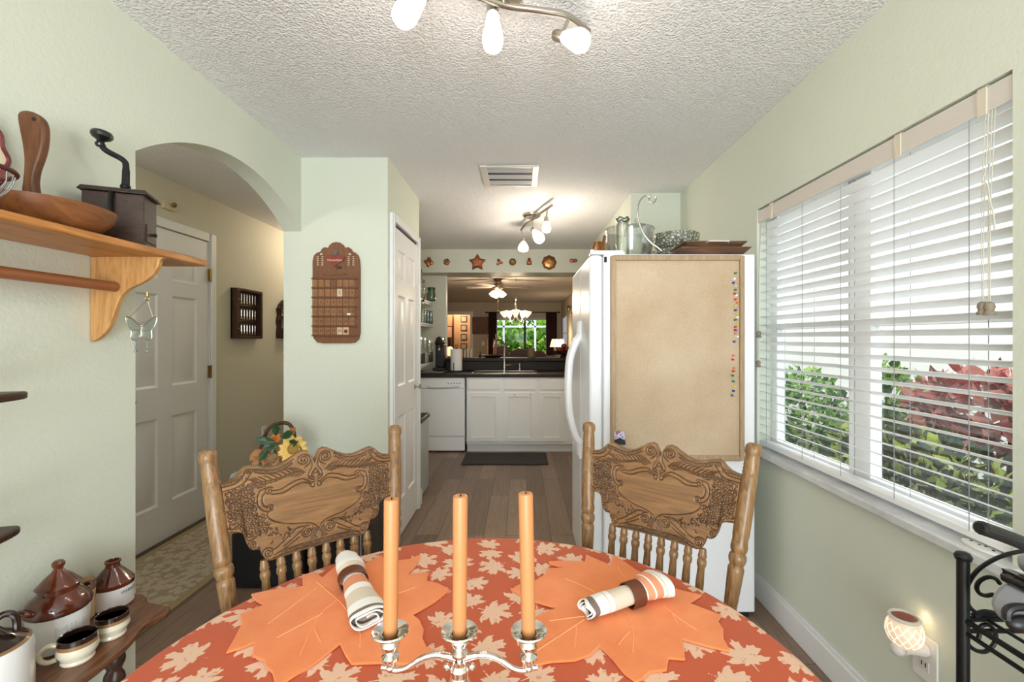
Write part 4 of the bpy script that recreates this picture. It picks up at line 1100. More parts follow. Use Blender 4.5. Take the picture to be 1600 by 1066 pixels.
def crest(parent,mat):
    G,u0,z0,res=carve(); H,W=G.shape
    nu,nv=400,230; th=.021
    us=np.linspace(-HW,HW,nu+1); top=np.array([ZU+itp(TOPZ,u/HW) for u in us]); bot=np.array([ZL+itp(BOTZ,u/HW) for u in us])
    # round the corners of the lobes a little
    k=np.array([.2,.6,.2]); 
    vs=[];gr=[]
    for j in range(nv+1):
        f=j/nv
        z=bot*(1-f)+top*f
        ix=np.clip((us-u0)/res,0,W-2); iz=np.clip((z-z0)/res,0,H-2)
        i0=ix.astype(int);j0=iz.astype(int);fx=ix-i0;fz=iz-j0
        g=(G[j0,i0]*(1-fx)+G[j0,i0+1]*fx)*(1-fz)+(G[j0+1,i0]*(1-fx)+G[j0+1,i0+1]*fx)*fz
        edge=np.minimum(np.minimum(z-bot,top-z),1)
        rnd_=-.004*np.exp(-(edge/.0025)**2)
        for u,zz,gg,e in zip(us,z,g,rnd_):
            zz=zm(zz); vs.append((u*(half(zz)-.017)/HW,rake(zz)-th/2+.0030*gg-e,zz)); gr.append(gg)
    nF=len(vs)
    fs=[(j*(nu+1)+i,j*(nu+1)+i+1,(j+1)*(nu+1)+i+1,(j+1)*(nu+1)+i) for j in range(nv) for i in range(nu)]
    # back and rim
    loop=[i for i in range(nu+1)]+[j*(nu+1)+nu for j in range(1,nv+1)]+[nv*(nu+1)+i for i in range(nu-1,-1,-1)]+[j*(nu+1) for j in range(nv-1,0,-1)]
    bi=[]
    for q in loop:
        x,y,z=vs[q]; bi.append(len(vs)); vs.append((x,rake(z)+th/2,z)); gr.append(0)
    n=len(loop)
    for k in range(n):
        fs.append((loop[(k+1)%n],loop[k],bi[k],bi[(k+1)%n]))
    # back faces as vertical strips
    lowb=bi[:nu+1]; upb=bi[nu+nv:nu+nv+nu+1][::-1]
    for i in range(nu): fs.append((lowb[i+1],lowb[i],upb[i],upb[i+1]))
    me=bpy.data.meshes.new('crest_panel'); me.from_pydata(vs,[],fs); me.materials.append(mat)
    a=me.attributes.new('groove','FLOAT','POINT'); a.data.foreach_set('value',np.clip(np.array(gr,np.float32),0,1))
    me.polygons.foreach_set('use_smooth',[True]*len(me.polygons)); me.set_sharp_from_angle(angle=math.radians(50)); me.update()
    o=bpy.data.objects.new('crest_panel',me); COL.objects.link(o); o.parent=parent; PARM[o.name]=PARM[parent.name]; return o
def chair(loc,rz,label):
    t=thing('dining_chair',loc,label,'chair','pressed-back oak chairs',rz)
    crest(t,MT['oak_panel'])
    for s in (-1,1):
        p0=rk(s*.2275,.45); p1=rk(s*.2275,1.072); L=(p1-p0).length; k=L/(1.072-.45)
        pr=[(.018,.0),(.017,.10),(.0135,.19),(.0125,.22),(.0155,.295),(.0178,.325),(.0182,.333),(.0150,.340),(.0185,.348),(.0200,.356),(.0185,.364),(.0155,.368),(.0182,.374),(.0192,.382),(.0180,.390),(.0172,.397),(.0188,.41),(.0192,.47),(.0178,.545),(.0165,.548),(.0178,.552),(.0165,.556),(.0178,.560),(.0165,.564),(.0174,.568),(.0160,.590),(.0162,.592),(.0188,.598),(.0192,.606),(.0178,.615),(.0110,.621),(0,.622)]
        def fl(r,z,a,k=k): 
            z/=k
            return r*(1+(.07*math.cos(10*a) if .1<z<.32 else 0))
        b=MB(); b.lathe([(r,z*k) for r,z in pr],n=40,xf=along(p0,p1),flute=fl); b.build('back_post',MT['oak'],t,local=True,angle=40)
    for i in range(8):
        u=-.1305+i*.261/7
        p0=rk(u*1.12,.505); p1=rk(u*1.06,.806); L=(p1-p0).length
        pr=[(.008,0),(.0095,.03),(.011,.08),(.0095,.11),(.0075,.125),(.0105,.13),(.0105,.138),(.0078,.142),(.0092,.17),(.0098,.23),(.0082,.262),(.0108,.268),(.0114,.274),(.0106,.28),(.0084,.283),(.0106,.288),(.0095,.295),(.008,L)]
        b=MB(); b.lathe(pr,n=18,xf=along(p0,p1)); b.build('spindle',MT['oak'],t,local=True,angle=40)
    b=MB(); b.box(-.185,.185,rake(.49)-.016,rake(.49)+.016,.472,.51); b.build('lower_rail',MT['oak'],t,local=True,bevel=.008)
    ys=rake(.45)
    out=crom([(-.2,ys+.03),(-.05,ys+.045),(.05,ys+.045),(.2,ys+.03),(.205,ys-.1),(.165,ys-.30),(.12,ys-.335),(-.12,ys-.335),(-.165,ys-.30),(-.205,ys-.1)],4,True)
    b=MB(); b.prism([(p.x,p.y) for p in out],.432,.462); b.build('seat',MT['oak'],t,local=True,bevel=.008)
    for s in (-1,1):
        for (xa,ya,xb,yb) in ((.175,ys,.20,ys+.075),(.135,ys-.27,.16,ys-.30)):
            p0=Vector((s*xb,yb,0)); p1=Vector((s*xa,ya,.433)); L=(p1-p0).length
            b=MB(); b.lathe([(.012,0),(.015,.06),(.02,.15),(.016,.19),(.022,.20),(.022,.215),(.016,.225),(.02,.33),(.016,L)],n=18,xf=along(p0,p1)); b.build('leg',MT['oak'],t,local=True)
        b=MB(); b.cyl((s*.187,ys+.04,.20),(s*.148,ys-.285,.20),.0095); b.build('stretcher',MT['oak'],t,local=True)
    b=MB(); b.cyl((-.167,ys-.12,.20),(.167,ys-.12,.20),.0095); b.build('stretcher',MT['oak'],t,local=True)
    return t
ch=chair((-.546,1.185,0),math.atan2(.29,.34),'carved oak chair on the left, its back before the mint pantry wall')
dup(ch,(.382,1.24,0),math.atan2(-.28,.36),'carved oak chair on the right, its back before the white refrigerator')

# ------------------------------------------------------------------ track lights
def head(parent, top, base, tip, R, mat, socket=True, name='lamp_head'):
    """stem from the bar, socket, then a frosted bell shade between base and tip"""
    b=MB(); b.tube([top, base], .0055, 8); ax=along(base,tip); L=(Vector(tip)-Vector(base)).length
    b.lathe([(.004,-.03),(.016,-.028),(.0185,-.02),(.0185,.016),(.016,.020),(0,.02)],n=20,xf=ax)
    o=b.build(name,MT['nickel'],parent)
    b=MB(); b.lathe([(.017,.012),(.020,.02),(R*.78,L*.45),(R,L*.72),(R*.98,L*.80),(R*.84,L*.95),(R*.6,L),(0,L*.985)],n=28,xf=ax); b.build('glass_shade',mat,o)
    return o
tl=thing('track_light',(-.06,1.47,CE),'brushed-nickel three-head ceiling light above the table, partly out of frame','ceiling light')
cx_,cy_=-.06,1.45
b=MB(); b.lathe([(0,-.03),(.05,-.028),(.068,-.016),(.07,0),(0,0)],(cx_,cy_,CE-.0005),36); b.build('canopy',MT['nickel'],tl)
bar=[(-.40,1.32),(-.30,1.335),(-.20,1.38),(-.06,1.45),(.06,1.475),(.15,1.50),(.23,1.575)]
bp=crom([(x,y,CE-.052) for x,y in bar],8)
b=MB().tube(bp,.0105,12); b.cyl((cx_,cy_,CE-.03),(cx_,cy_,CE-.055),.012); b.build('bar',MT['nickel'],tl)
def hd(x,y,s,X,Y): return Vector(((x-VX)/s,Y,EYE-(y-VY)/s))
def hp2(x,y,Y): return tuple(P(x,y,Y))
head(tl,(-.0577,1.45,CE-.055),hp2(770,17,1.47),hp2(770,76,1.43),.034,MT['shade'])
head(tl,(.155,1.505,CE-.055),hp2(876,57,1.50),hp2(915,66,1.44),.037,MT['shade'])
head(tl,(-.345,1.328,CE-.055),hp2(662,-8,1.33),hp2(624,32,1.28),.036,MT['shade'])
tk=thing('track_light',(.09,4.1,CE),'brushed-nickel three-head ceiling light in the kitchen','ceiling light')
b=MB(); b.lathe([(0,-.03),(.06,-.028),(.08,-.014),(.082,0),(0,0)],(.085,4.08,CE-.0005),36); b.build('canopy',MT['nickel'],tk)
b=MB().tube(crom([(.235,3.62,CE-.052),(.16,3.85,CE-.048),(.085,4.08,CE-.05),(.03,4.22,CE-.05),(-.01,4.42,CE-.055)],8),.0105,12); b.cyl((.085,4.08,CE-.03),(.085,4.08,CE-.055),.013); b.build('bar',MT['nickel'],tk)
head(tk,(.205,3.74,CE-.055),hp2(853.5,344,3.76),hp2(854,362,3.74),.040,MT['shade_k'])
head(tk,(.09,4.06,CE-.055),hp2(833,360,4.02),hp2(845,375,3.90),.050,MT['shade_k'])
head(tk,(-.01,4.41,CE-.06),hp2(818,375,4.40),hp2(817.5,392,4.38),.054,MT['shade_k'])
# ================================================================== left wall shelf
ws=thing('wall_shelf',(-1.25,1.1,1.3),'honey pine wall shelf with a towel rod and curved bracket','wall shelf')
MB().box(-1.3585,-1.13,.30,1.636,1.583,1.606).build('board',MT['pine'],ws,bevel=.005)
out=[(0,0),(.215,0),(.216,-.012),(.213,-.03),(.200,-.052),(.178,-.072),(.150,-.088),(.118,-.103),(.098,-.123),(.083,-.155),(.072,-.19),(.056,-.225),(.035,-.25),(.015,-.264),(0,-.268)]
o2=crom(out,3)
for yb in (1.43,.34):
    xf=frame((-1.3585,yb,1.583),(1,0,0),(0,0,1),(0,-1,0))
    MB().prism([(p.x,p.y) for p in o2],-.018,0,xf).build('bracket',MT['pine_x'],ws,bevel=.003)
b=MB(); b.cyl((-1.278,.34,1.487),(-1.278,1.428,1.487),.0155,n=20); b.build('rod',M('rod_wood',(150,92,56),.4),ws)
p=P(226,461,1.43)
b=MB(); b.tube([(p.x,1.44,p.z+.01),(p.x,1.44,p.z-.004)],.003,6); b.tube([(p.x+.006*math.cos(a),1.44,p.z-.010+.006*math.sin(a)) for a in [2*PI*k/12 for k in range(12)]],.0018,6,True); b.build('cup_hook',MT['brass'],ws)
# butterfly
bt=thing('hanging_butterfly',(p.x,1.44,p.z-.09),'glass butterfly ornament hanging by a chain from the shelf bracket','hanging ornament')
c=P(221,518,1.44)
wing=[(.002,.012),(.014,.026),(.030,.040),(.044,.046),(.049,.042),(.047,.030),(.040,.014),(.033,.004),(.032,-.006),(.033,-.018),(.027,-.027),(.016,-.028),(.008,-.020),(.003,-.008)]
ab=glass('abalone_glass',(238,246,240),.16,.08)
b=MB()
for s,e in ((-1,-.041),(1,.037)):
    b.tube([(p.x,1.44,p.z-.014),(c.x+e,1.44,c.z+.042)],.0011,5)
b.build('chain',MT['nickel'],bt)
for s in (-1,1):
    o_=[(c.x+s*q[0],c.z+q[1]) for q in crom(wing,4,True)]
    b=MB().prism(o_,1.4385,1.4415,frame((0,0,0),(1,0,0),(0,0,1),(0,1,0)))
    w=b.build('wing',ab,bt)
    b=MB(); b.tube([(q[0],1.44,q[1]) for q in o_],.0017,6,True); b.tube([(c.x+s*.004,1.44,c.z),(c.x+s*.018,1.44,c.z+.006),(c.x+s*.034,1.44,c.z)],.0012,6); b.build('wing_rim',MT['nickel'],w)
    b=MB()
    for k,r_ in ((0,.0035),(1,.003),(2,.0045)): b.sphere((c.x+s*.018,1.44,c.z-.040-k*.011),r_)
    b.tube([(c.x+s*.018,1.44,c.z-.026),(c.x+s*.018,1.44,c.z-.062)],.0007,5); b.build('bead_drop',glass('bead_glass',(210,225,235),.3),bt)
b=MB(); b.sphere((c.x,1.44,c.z-.004),.0042,(1,1,4.6)); b.sphere((c.x,1.44,c.z+.018),.005)
for s in (-1,1): b.tube(crom([(c.x,1.44,c.z+.02),(c.x+s*.005,1.44,c.z+.028),(c.x+s*.010,1.44,c.z+.026)],4),.0008,5)
b.build('body',MT['nickel'],bt)

# coffee mill
cm=thing('coffee_mill',(-1.20,1.40,1.606),'old dark wooden coffee mill with an iron crank on the pine shelf','coffee mill')
th=math.radians(22); xf=frame((-1.165,1.402,1.6065),(-math.cos(th),-math.sin(th),0),(-math.sin(th),math.cos(th),0),(0,0,1))
# local x: along the left face away from the near corner, local y: along the drawer face
MB().box(0,.150,0,.105,.006,.160,xf).build('body',MT['mill'],cm,bevel=.002)
MB().box(-.006,.153,-.006,.108,0,.012,xf).build('base_board',MT['mill'],cm,bevel=.002)
b=MB(); b.add([xf@Vector(v) for v in [(-.012,-.014,.160),(.158,-.014,.160),(.158,.108,.160),(-.012,.108,.160),(-.004,-.006,.174),(.151,-.006,.174),(.151,.104,.174),(-.004,.104,.174)]],[(3,2,1,0),(4,5,6,7),(0,1,5,4),(1,2,6,5),(2,3,7,6),(3,0,4,7)]); b.build('lid',M('mill_lid',(48,36,32),.45),cm,bevel=.002)
o=MB().box(-.0025,0,.016,.090,.02,.075,xf).build('drawer',MT['mill'],cm,bevel=.001)
b=MB(); b.lathe([(.005,0),(.004,.006),(.0075,.012),(0,.016)],n=12,xf=xf@frame((-.0025,.053,.047),(0,1,0),(0,0,1),(-1,0,0))); b.build('drawer_knob',MT['iron'],o)
b=MB(); b.tube(crom([xf@Vector(v) for v in [(.075,-.010,.158),(.075,-.017,.14),(.075,-.016,.10),(.075,-.004,.06)]],5),.010,8,flat=.35); b.build('clamp_strap',MT['iron'],cm)
q=lambda x,y,Y: P(x,y,Y)
pv=xf@Vector((.066,.058,.174))
c0=q(197,288,pv.y)
b=MB(); pts=[q(196,284,pv.y),q(197,262,pv.y-.0),q(194,252,pv.y-.005),q(184,245,pv.y-.015),q(172,239,pv.y-.03),q(163,233,pv.y-.04),q(159,227,pv.y-.042)]
b.tube(crom([pv]+pts[1:],5),[.011,.011,.0105,.010,.010]+[.0085]*26,10); b.lathe([(.013,0),(.0155,.004),(.0155,.012),(.012,.016),(.014,.022),(.010,.03)],n=18,xf=Matrix.Translation(pv)); b.build('crank',MT['iron'],cm)
kz=q(159,212,pv.y-.042)
b=MB(); b.lathe([(.008,-.036),(.0125,-.031),(.013,-.025),(.009,-.019),(.012,-.015),(.022,-.010),(.0275,-.002),(.0275,.006),(.023,.013),(.012,.0175),(0,.0185)],n=26,xf=Matrix.Translation(kz)@Matrix.Rotation(.18,4,'Y')); b.build('crank_knob',M('black_knob',(24,24,26),.22,coat=.4),cm)

# wooden scoop with upright handle
wb=thing('wooden_scoop',(-1.235,1.15,1.606),'shallow wooden scoop bowl with an upright paddle handle on the pine shelf','wooden scoop')
b=MB(); b.lathe([(0,0),(.045,0),(.075,.012),(.098,.040),(.104,.066),(.0995,.0665),(.093,.045),(.068,.020),(.03,.010),(0,.010)],(-1.22,1.195,1.6065),48,sx=1.0,sy=1.30); b.build('bowl',MT['bowlwood'],wb)
# handle outline from the photo, thickness in Y
YH=1.20
pts=[(37,319),(39,300),(42,275),(43,250),(40,225),(35,200),(33,183),(38,176),(48,175),(58,178),(68,186),(73,197),(74,212),(72,232),(67,250),(61,266),(58,285),(60,300),(62,319)]
o_=crom([(P(x,y,YH).x,P(x,y,YH).z,0) for x,y in pts],3,True)
# handle rises from the wall-side rim
b=MB(); b.prism([(v.x,v.y) for v in o_],YH-.011,YH+.011,frame((0,0,0),(1,0,0),(0,0,1),(0,1,0))); b.build('handle',MT['teak'],wb,bevel=.006,seg=3)
b=MB(); p0=P(49,318,YH); b.sphere((p0.x,YH,p0.z),.026,(1.2,1,.45)); b.build('handle_root',MT['bowlwood'],wb)
p0=P(53,186,YH-.0112); b=MB(); b.lathe([(.0055,0),(.0055,.001),(0,.001)],n=12,xf=frame((p0.x,YH-.0112,p0.z),(1,0,0),(0,0,1),(0,-1,0))); b.build('hang_hole',MT['dark'],wb)
# wire basket and scalloped plate at the left edge
wk=thing('wire_basket',(-1.24,.83,1.606),'small wire basket with a dark red rim, at the left end of the pine shelf','basket')
c=P(-26,285,.985); c.x=-1.20; c.z=1.680; BY=.962
b=MB(); b.tube([(c.x+.088*math.cos(a),BY+.088*math.sin(a),c.z+.012) for a in [2*PI*k/48 for k in range(48)]],.0055,8,True); b.build('rim',M('dark_red_rim',(84,38,34),.4),wk)
b=MB(); 
for k in range(22):
    a=2*PI*k/22
    b.tube(crom([(c.x+r_*math.cos(a+s_),BY+r_*math.sin(a+s_),z) for r_,z,s_ in ((.087,c.z+.010,0),(.078,c.z-.02,.12),(.058,1.633,.3),(.035,1.6085,.45))],4),.0014,5)
b.tube([(c.x+.036*math.cos(a),BY+.036*math.sin(a),1.6085) for a in [2*PI*k/24 for k in range(24)]],.002,6,True)
b.build('wires',M('grey_wire',(128,126,124),.45,.8),wk)
pl=thing('wall_plate_scalloped',(-1.35,1.05,1.75),'cream plate with a scalloped dark red rim, cut off by the left frame edge','plate')
pc=P(-58,210,1.06); 
xf=frame((-1.3575,1.08,pc.z-.012),(0,1,0),(0,0,1),(1,0,0))
fl=lambda r,z,a: r*(1+.045*math.cos(10*a)) if r>.03 else r
b=MB(); b.lathe([(0,.003),(.07,.003),(.098,.012),(.103,.016)],n=80,xf=xf,flute=fl); b.build('plate',M('cream_glaze',(236,228,196),.2,coat=.4),pl)
b=MB(); b.tube([xf@Vector((.104*(1+.045*math.cos(10*a))*math.cos(a),.104*(1+.045*math.cos(10*a))*math.sin(a),.016)) for a in [2*PI*k/120 for k in range(120)]],.0055,8,True); b.build('rim',M('red_glaze',(110,36,40),.25,coat=.4),pl)

# small wall shelves at the left edge
def tier(z,y1,label):
    out=crom([(-1.359,.3),(-1.16,.3),(-1.16,.7),(-1.165,.95),(-1.19,y1-.01),(-1.23,y1),(-1.30,y1-.03),(-1.359,y1-.05)],4)
    b=MB().prism([(p.x,p.y) for p in out],z-.018,z); tag(b.build('small_shelf',MT['walnut_d'],bevel=.004),label,'shelf','small dark wall shelves')
tier(1.197,1.10,'upper small dark wood shelf at the left edge')
tier(.878,1.085,'lower small dark wood shelf at the left edge, a white dish on it')
b=MB(); b.lathe([(0,0),(.03,0),(.05,.010),(.052,.013),(.028,.006),(0,.006)],(-1.225,.99,.8795),28); tag(b.build('white_dish',M('white_glaze',(240,240,236),.15,coat=.5)),'small white dish on the lower small dark shelf','dish')

# low walnut stand with stoneware
SZ=.485
st=thing('plant_stand',(-1.23,1.0,0),'low walnut stand with a curved front edge and turned legs, by the left wall','stand')
out=crom([(-1.357,.35),(-1.11,.35),(-1.10,.7),(-1.105,1.0),(-1.085,1.12),(-1.087,1.25),(-1.11,1.33),(-1.105,1.37),(-1.093,1.40),(-1.105,1.43)],4)+[Vector((-1.20,1.455,0)),Vector((-1.215,1.475,0)),Vector((-1.25,1.50,0)),Vector((-1.357,1.51,0))]
MB().prism([(p.x,p.y) for p in out],SZ-.02,SZ).build('top',MT['walnut'],st,bevel=.005)
for (x,y) in ((-1.15,1.29),(-1.30,1.44),(-1.15,.45),(-1.30,.45)):
    b=MB(); pr=[(.014,0),(.017,.02),(.017,.05)]
    for k in range(7):
        z=.06+k*.055; pr+=[(.0125,z),(.0185,z+.014),(.021,z+.026),(.0185,z+.038),(.0125,z+.05)]
    pr+=[(.018,.45),(.018,.4655)]
    b.lathe(pr,(x,y,0),20); b.build('leg',MT['walnut_d'],st)
brown=N('brown_glaze'); brown.set(.12,0,.6,.6); v=brown.coord(); brown.col(brown.ramp(brown.noise(v,14,3),[(.3,(66,24,12)),(.7,(110,50,26))])); brown=brown.mat
dkglaze=M('dark_glaze',(44,26,22),.12,coat=.6)
cream=M('cream_stoneware',(232,224,200),.25,coat=.3)
whitest=M('white_stoneware',(240,238,236),.22,coat=.4)
tan=M('tan_band',(150,112,74),.3,coat=.2)
Z=SZ+.0006
# honey pot with lid and lug handles
X,Y=-1.274,1.25
hp=thing('stoneware_pot',(X,Y,SZ),'large brown-topped white stoneware pot with a knobbed lid, marked MILK','pot')
b=MB(); b.lathe([(.066,0),(.072,.004),(.074,.02),(.076,.10),(.078,.115)],(X,Y,Z),40); b.build('body',whitest,hp)
b=MB(); b.lathe([(.078,.115),(.083,.122),(.083,.132),(.072,.155),(.055,.170),(.05,.175),(.05,.192),(0,.192)],(X,Y,Z),40)
for a in (-2.2,.9):
    pass
b.build('shoulder',brown,hp)
o=None
b=MB(); b.lathe([(.050,.190),(.056,.194),(.052,.200),(.047,.204),(.032,.222),(.016,.236),(.011,.246),(.016,.254),(.017,.262),(.011,.270),(0,.272)],(X,Y,Z),36); b.build('lid',brown,hp)
for (dx,dy) in ((-.02,-.078),(.02,.078)):
    b=MB(); n_=Vector((dx,dy,0)).normalized(); t_=Vector((-n_.y,n_.x,0)); c=Vector((X,Y,Z+.138))+n_*.066
    b.tube(crom([c-t_*.02,c-t_*.018+n_*.018+Vector((0,0,.008)),c+n_*.028+Vector((0,0,.016)),c+t_*.018+n_*.018+Vector((0,0,.008)),c+t_*.02],6),.0085,10); b.build('lug_handle',brown,hp)
vs,fs=text_geo('MILK',.045); hp.scale=(.85,.85,.85)
def wraptext(vs,fs,X,Y,R,zc,a0,name,mat,parent,off=.0006):
    b=MB(); b.add([(X+(R+off)*math.cos(a0+x/R),Y+(R+off)*math.sin(a0+x/R),zc+y) for x,y,z in vs],fs); b.build(name,mat,parent)
wraptext(vs,fs,X,Y,.0762,Z+.07,-.28,'embossed_word',M('grey_relief',(214,213,210),.3),hp)
# brown-over-white jug
X,Y=-1.296,1.44
jg=thing('stoneware_jug',(X,Y,SZ),'small brown-and-white jug with blue lettering, rightmost on the walnut stand','jug')
b=MB(); b.lathe([(.050,0),(.0535,.004),(.0535,.062)],(X,Y,Z),36); b.build('body',whitest,jg)
b=MB(); b.lathe([(.0535,.062),(.0545,.066),(.054,.074),(.030,.105),(.0185,.118),(.0175,.128),(.0205,.132),(.0205,.137),(.016,.138),(.014,.128),(0,.122)],(X,Y,Z),36); b.build('shoulder',brown,jg)
vs,fs=text_geo('WHISKEY',.0125); wraptext(vs,fs,X,Y,.0535,Z+.047,.02,'blue_word',M('blue_ink',(52,84,140),.5),jg)
# mugs
def mug(x,y,r,h,ang,label,fill=True):
    t=thing('stoneware_mug',(x,y,SZ),label,'mug','cream mugs with brown rims')
    b=MB(); b.lathe([(r*.80,0),(r*.84,.004),(r*.80,.010),(r*.96,.022),(r*1.04,h*.45),(r*1.0,h*.66)],(x,y,Z),36); b.build('body',cream,t)
    b=MB(); b.lathe([(r*1.0,h*.66),(r*.985,h*.80)],(x,y,Z),36); b.build('band',tan,t)
    b=MB(); b.lathe([(r*.985,h*.80),(r*.965,h*.98),(r*.93,h),(r*.89,h*.97),(r*.92,h*.6),(r*.85,.02),(0,.016)],(x,y,Z),36); b.build('rim_and_lining',dkglaze,t)
    c=Vector((x,y,Z)); d_=Vector((math.cos(ang),math.sin(ang),0))
    b=MB(); b.tube(crom([c+d_*r*.97+Vector((0,0,h*.74)),c+d_*r*1.35+Vector((0,0,h*.78)),c+d_*r*1.75+Vector((0,0,h*.58)),c+d_*r*1.72+Vector((0,0,h*.30)),c+d_*r*1.4+Vector((0,0,h*.16)),c+d_*r*.97+Vector((0,0,h*.20))],6),.006,10); b.build('handle',cream,t)
    return t
mug(-1.162,1.19,.041,.066,math.radians(-150),'cream mug with a dark brown rim and its handle to the left, in front')
mug(-1.160,1.287,.0385,.063,math.radians(115),'cream mug with a dark brown rim behind the mug with its handle to the left')
# white crock cut by the frame
X,Y=-1.225,1.035
ck=thing('stoneware_crock',(X,Y,SZ),'white stoneware crock with a brown top at the lower left edge of the frame','crock')
b=MB(); b.lathe([(.080,0),(.086,.005),(.088,.02),(.088,.125),(.083,.140),(.074,.146)],(X,Y,Z),40); b.build('body',whitest,ck)
b=MB(); b.lathe([(.076,.1465),(.06,.155),(.035,.172),(.02,.19),(.018,.205),(0,.206)],(X,Y,Z),36); b.build('top',dkglaze,ck)
b=MB(); b.tube(crom([(X+.018,Y-.01,Z+.195),(X+.035,Y+.01,Z+.215),(X+.05,Y+.025,Z+.205),(X+.05,Y+.03,Z+.165)],5),.008,10); b.build('handle',dkglaze,ck)
b=MB(); b.lathe([(.074,.1462),(.083,.1405)],(X,Y,Z+.0004),40); b.build('tan_rim',tan,ck)
ck.scale=(.92,.92,.95)
# cup peeping out behind the pot
b=MB(); b.lathe([(.028,0),(.031,.004),(.033,.10),(.031,.112),(.029,.10),(.027,.01),(0,.008)],(-1.320,1.362,Z),26); tag(b.build('tan_beaker',M('tan_glaze',(206,176,134),.25,coat=.3)),'tan beaker half hidden between the big pot and the jug','beaker')

# ================================================================== hall
rg=N('floral_rug'); rg.set(.95,0,.1); v=rg.coord()
x=rg.n('ShaderNodeTexVoronoi'); x.inputs['Scale'].default_value=26; rg.l(v,x.inputs['Vector'])
sp=rg.math('ADD',x.outputs['Distance'],rg.math('MULTIPLY',rg.noise(v,40,2),.35))
c_=rg.ramp(sp,[(.20,(118,106,92)),(.30,(172,160,140)),(.66,(180,168,148)),(.82,(152,138,116))]); rg.col(c_); rg.bump(rg.noise(v,400,2),.3,.003)
ru=thing('hall_runner',(-2.0,2.1,0),'beige floral runner rug on the hall floor by the entry door','rug')
MB().box(-2.255,-1.745,1.1,3.32,.0012,.011).build('field',rg.mat,ru)
b=MB(); brd=M('rug_border',(150,134,100),.95)
b.box(-1.745,-1.70,1.055,3.365,.0012,.011); b.box(-2.30,-2.255,1.055,3.365,.0012,.011); b.box(-2.255,-1.745,1.055,1.1,.0012,.011); b.box(-2.255,-1.745,3.32,3.365,.0012,.011); b.build('border',brd,ru)
# spoon racks
def spoon(b,Xw,y,z,h=.085):
    b.tube([(Xw,y,z),(Xw,y,z-h*.62)],.0022,6); b.sphere((Xw,y,z-h*.8),.0075,(.45,1,1.7),n=10,m=7); b.sphere((Xw,y,z+.002),.0045,(.4,1,1.2),n=8,m=6)
sr=thing('spoon_rack',(-2.35,3.85,1.33),'dark glazed case of souvenir spoons on the hall wall','spoon rack')
Xw=-2.355; ya,yb,za,zb=3.675,4.035,1.328,1.74
MB().box(Xw,Xw+.012,ya,yb,za,zb).build('back',MT['walnut_d'],sr)
b=MB()
for a in ((ya,ya+.03,za,zb),(yb-.03,yb,za,zb),(ya+.03,yb-.03,za,za+.022),(ya+.03,yb-.03,zb-.022,zb)): b.box(Xw,Xw+.055,*a)
for k in (1,2): b.box(Xw+.012,Xw+.03,ya+.03,yb-.03,za+.012+k*.128,za+.02+k*.128)
b.build('case',MT['walnut_d'],sr,bevel=.003)
for r_ in range(3):
    for k in range(7):
        b=MB(); spoon(b,Xw+.024,ya+.065+k*.0385,zb-.045-r_*.128); tag(b.build('souvenir_spoon',MT['silver']),f'souvenir spoon, {["first","second","third","fourth","fifth","sixth","seventh"][k]} from the left in the {["top","middle","bottom"][r_]} row of the glazed case','spoon','souvenir spoons in the case')
b=MB()
for z in (za+.08,zb-.09): b.sphere((Xw+.056,ya+.016,z),.007)
b.build('case_latch',MT['brass'],sr)
s2=thing('spoon_rack',(-2.35,4.5,1.33),'arched dark spoon rack at the far end of the hall wall','spoon rack')
XY=frame((Xw,4.52,0),(0,1,0),(0,0,1),(1,0,0)); 
out=[(-.17,1.33),(.17,1.33),(.17,1.40),(.155,1.45),(.175,1.50),(.15,1.56),(.17,1.61),(.13,1.66),(.08,1.70),(0,1.715),(-.08,1.70),(-.13,1.66),(-.17,1.61),(-.15,1.56),(-.175,1.50),(-.155,1.45),(-.17,1.40)]
b=MB().prism(out,0,.018,XY); b.build('back_board',MT['cherry'],s2,bevel=.003)
b=MB()
for z in (1.50,1.615): b.box(Xw+.018,Xw+.04,4.37,4.67,z,z+.012)
b.box(Xw+.018,Xw+.06,4.36,4.68,1.335,1.375); b.build('spoon_rail',MT['walnut_d'],s2,bevel=.002)
for r_,z in ((0,1.62),(1,1.50)):
    for k in range(3):
        b=MB(); spoon(b,Xw+.034,4.40+k*.05,z+.004); tag(b.build('souvenir_spoon',MT['silver']),f'souvenir spoon, {["first","second","third"][k]} from the left on the {["upper","lower"][r_]} rail of the arched rack','spoon','souvenir spoons on the arched rack')
# door chime and switch plates
t=thing('door_chime',(-2.35,3.02,2.17),'small beige door sensor with a brass knob above the hall door','door sensor')
p=P(262,323,F*2.35/(VX-262)); MB().box(-2.355,-2.335,p.y-.05,p.y+.05,p.z-.022,p.z+.022).build('housing',M('beige_plastic',(214,200,168),.4),t,bevel=.004)
b=MB(); b.sphere((-2.325,p.y+.025,p.z+.018),.016); b.build('knob',MT['brass'],t)
p=P(413,676,F*2.35/(VX-413))
t=thing('wall_outlet',(-2.35,p.y,p.z),'white outlet plate low on the hall wall above the flower arrangement','outlet')
MB().box(-2.356,-2.350,p.y-.036,p.y+.036,p.z-.058,p.z+.058).build('cover_plate',MT['plastic_w'],t,bevel=.002)
b=MB(); 
for dz in (-.02,.02): b.box(-2.350,-2.3485,p.y-.014,p.y+.014,p.z+dz-.012,p.z+dz+.012)
b.build('socket',M('socket_grey',(206,204,200),.4),t)
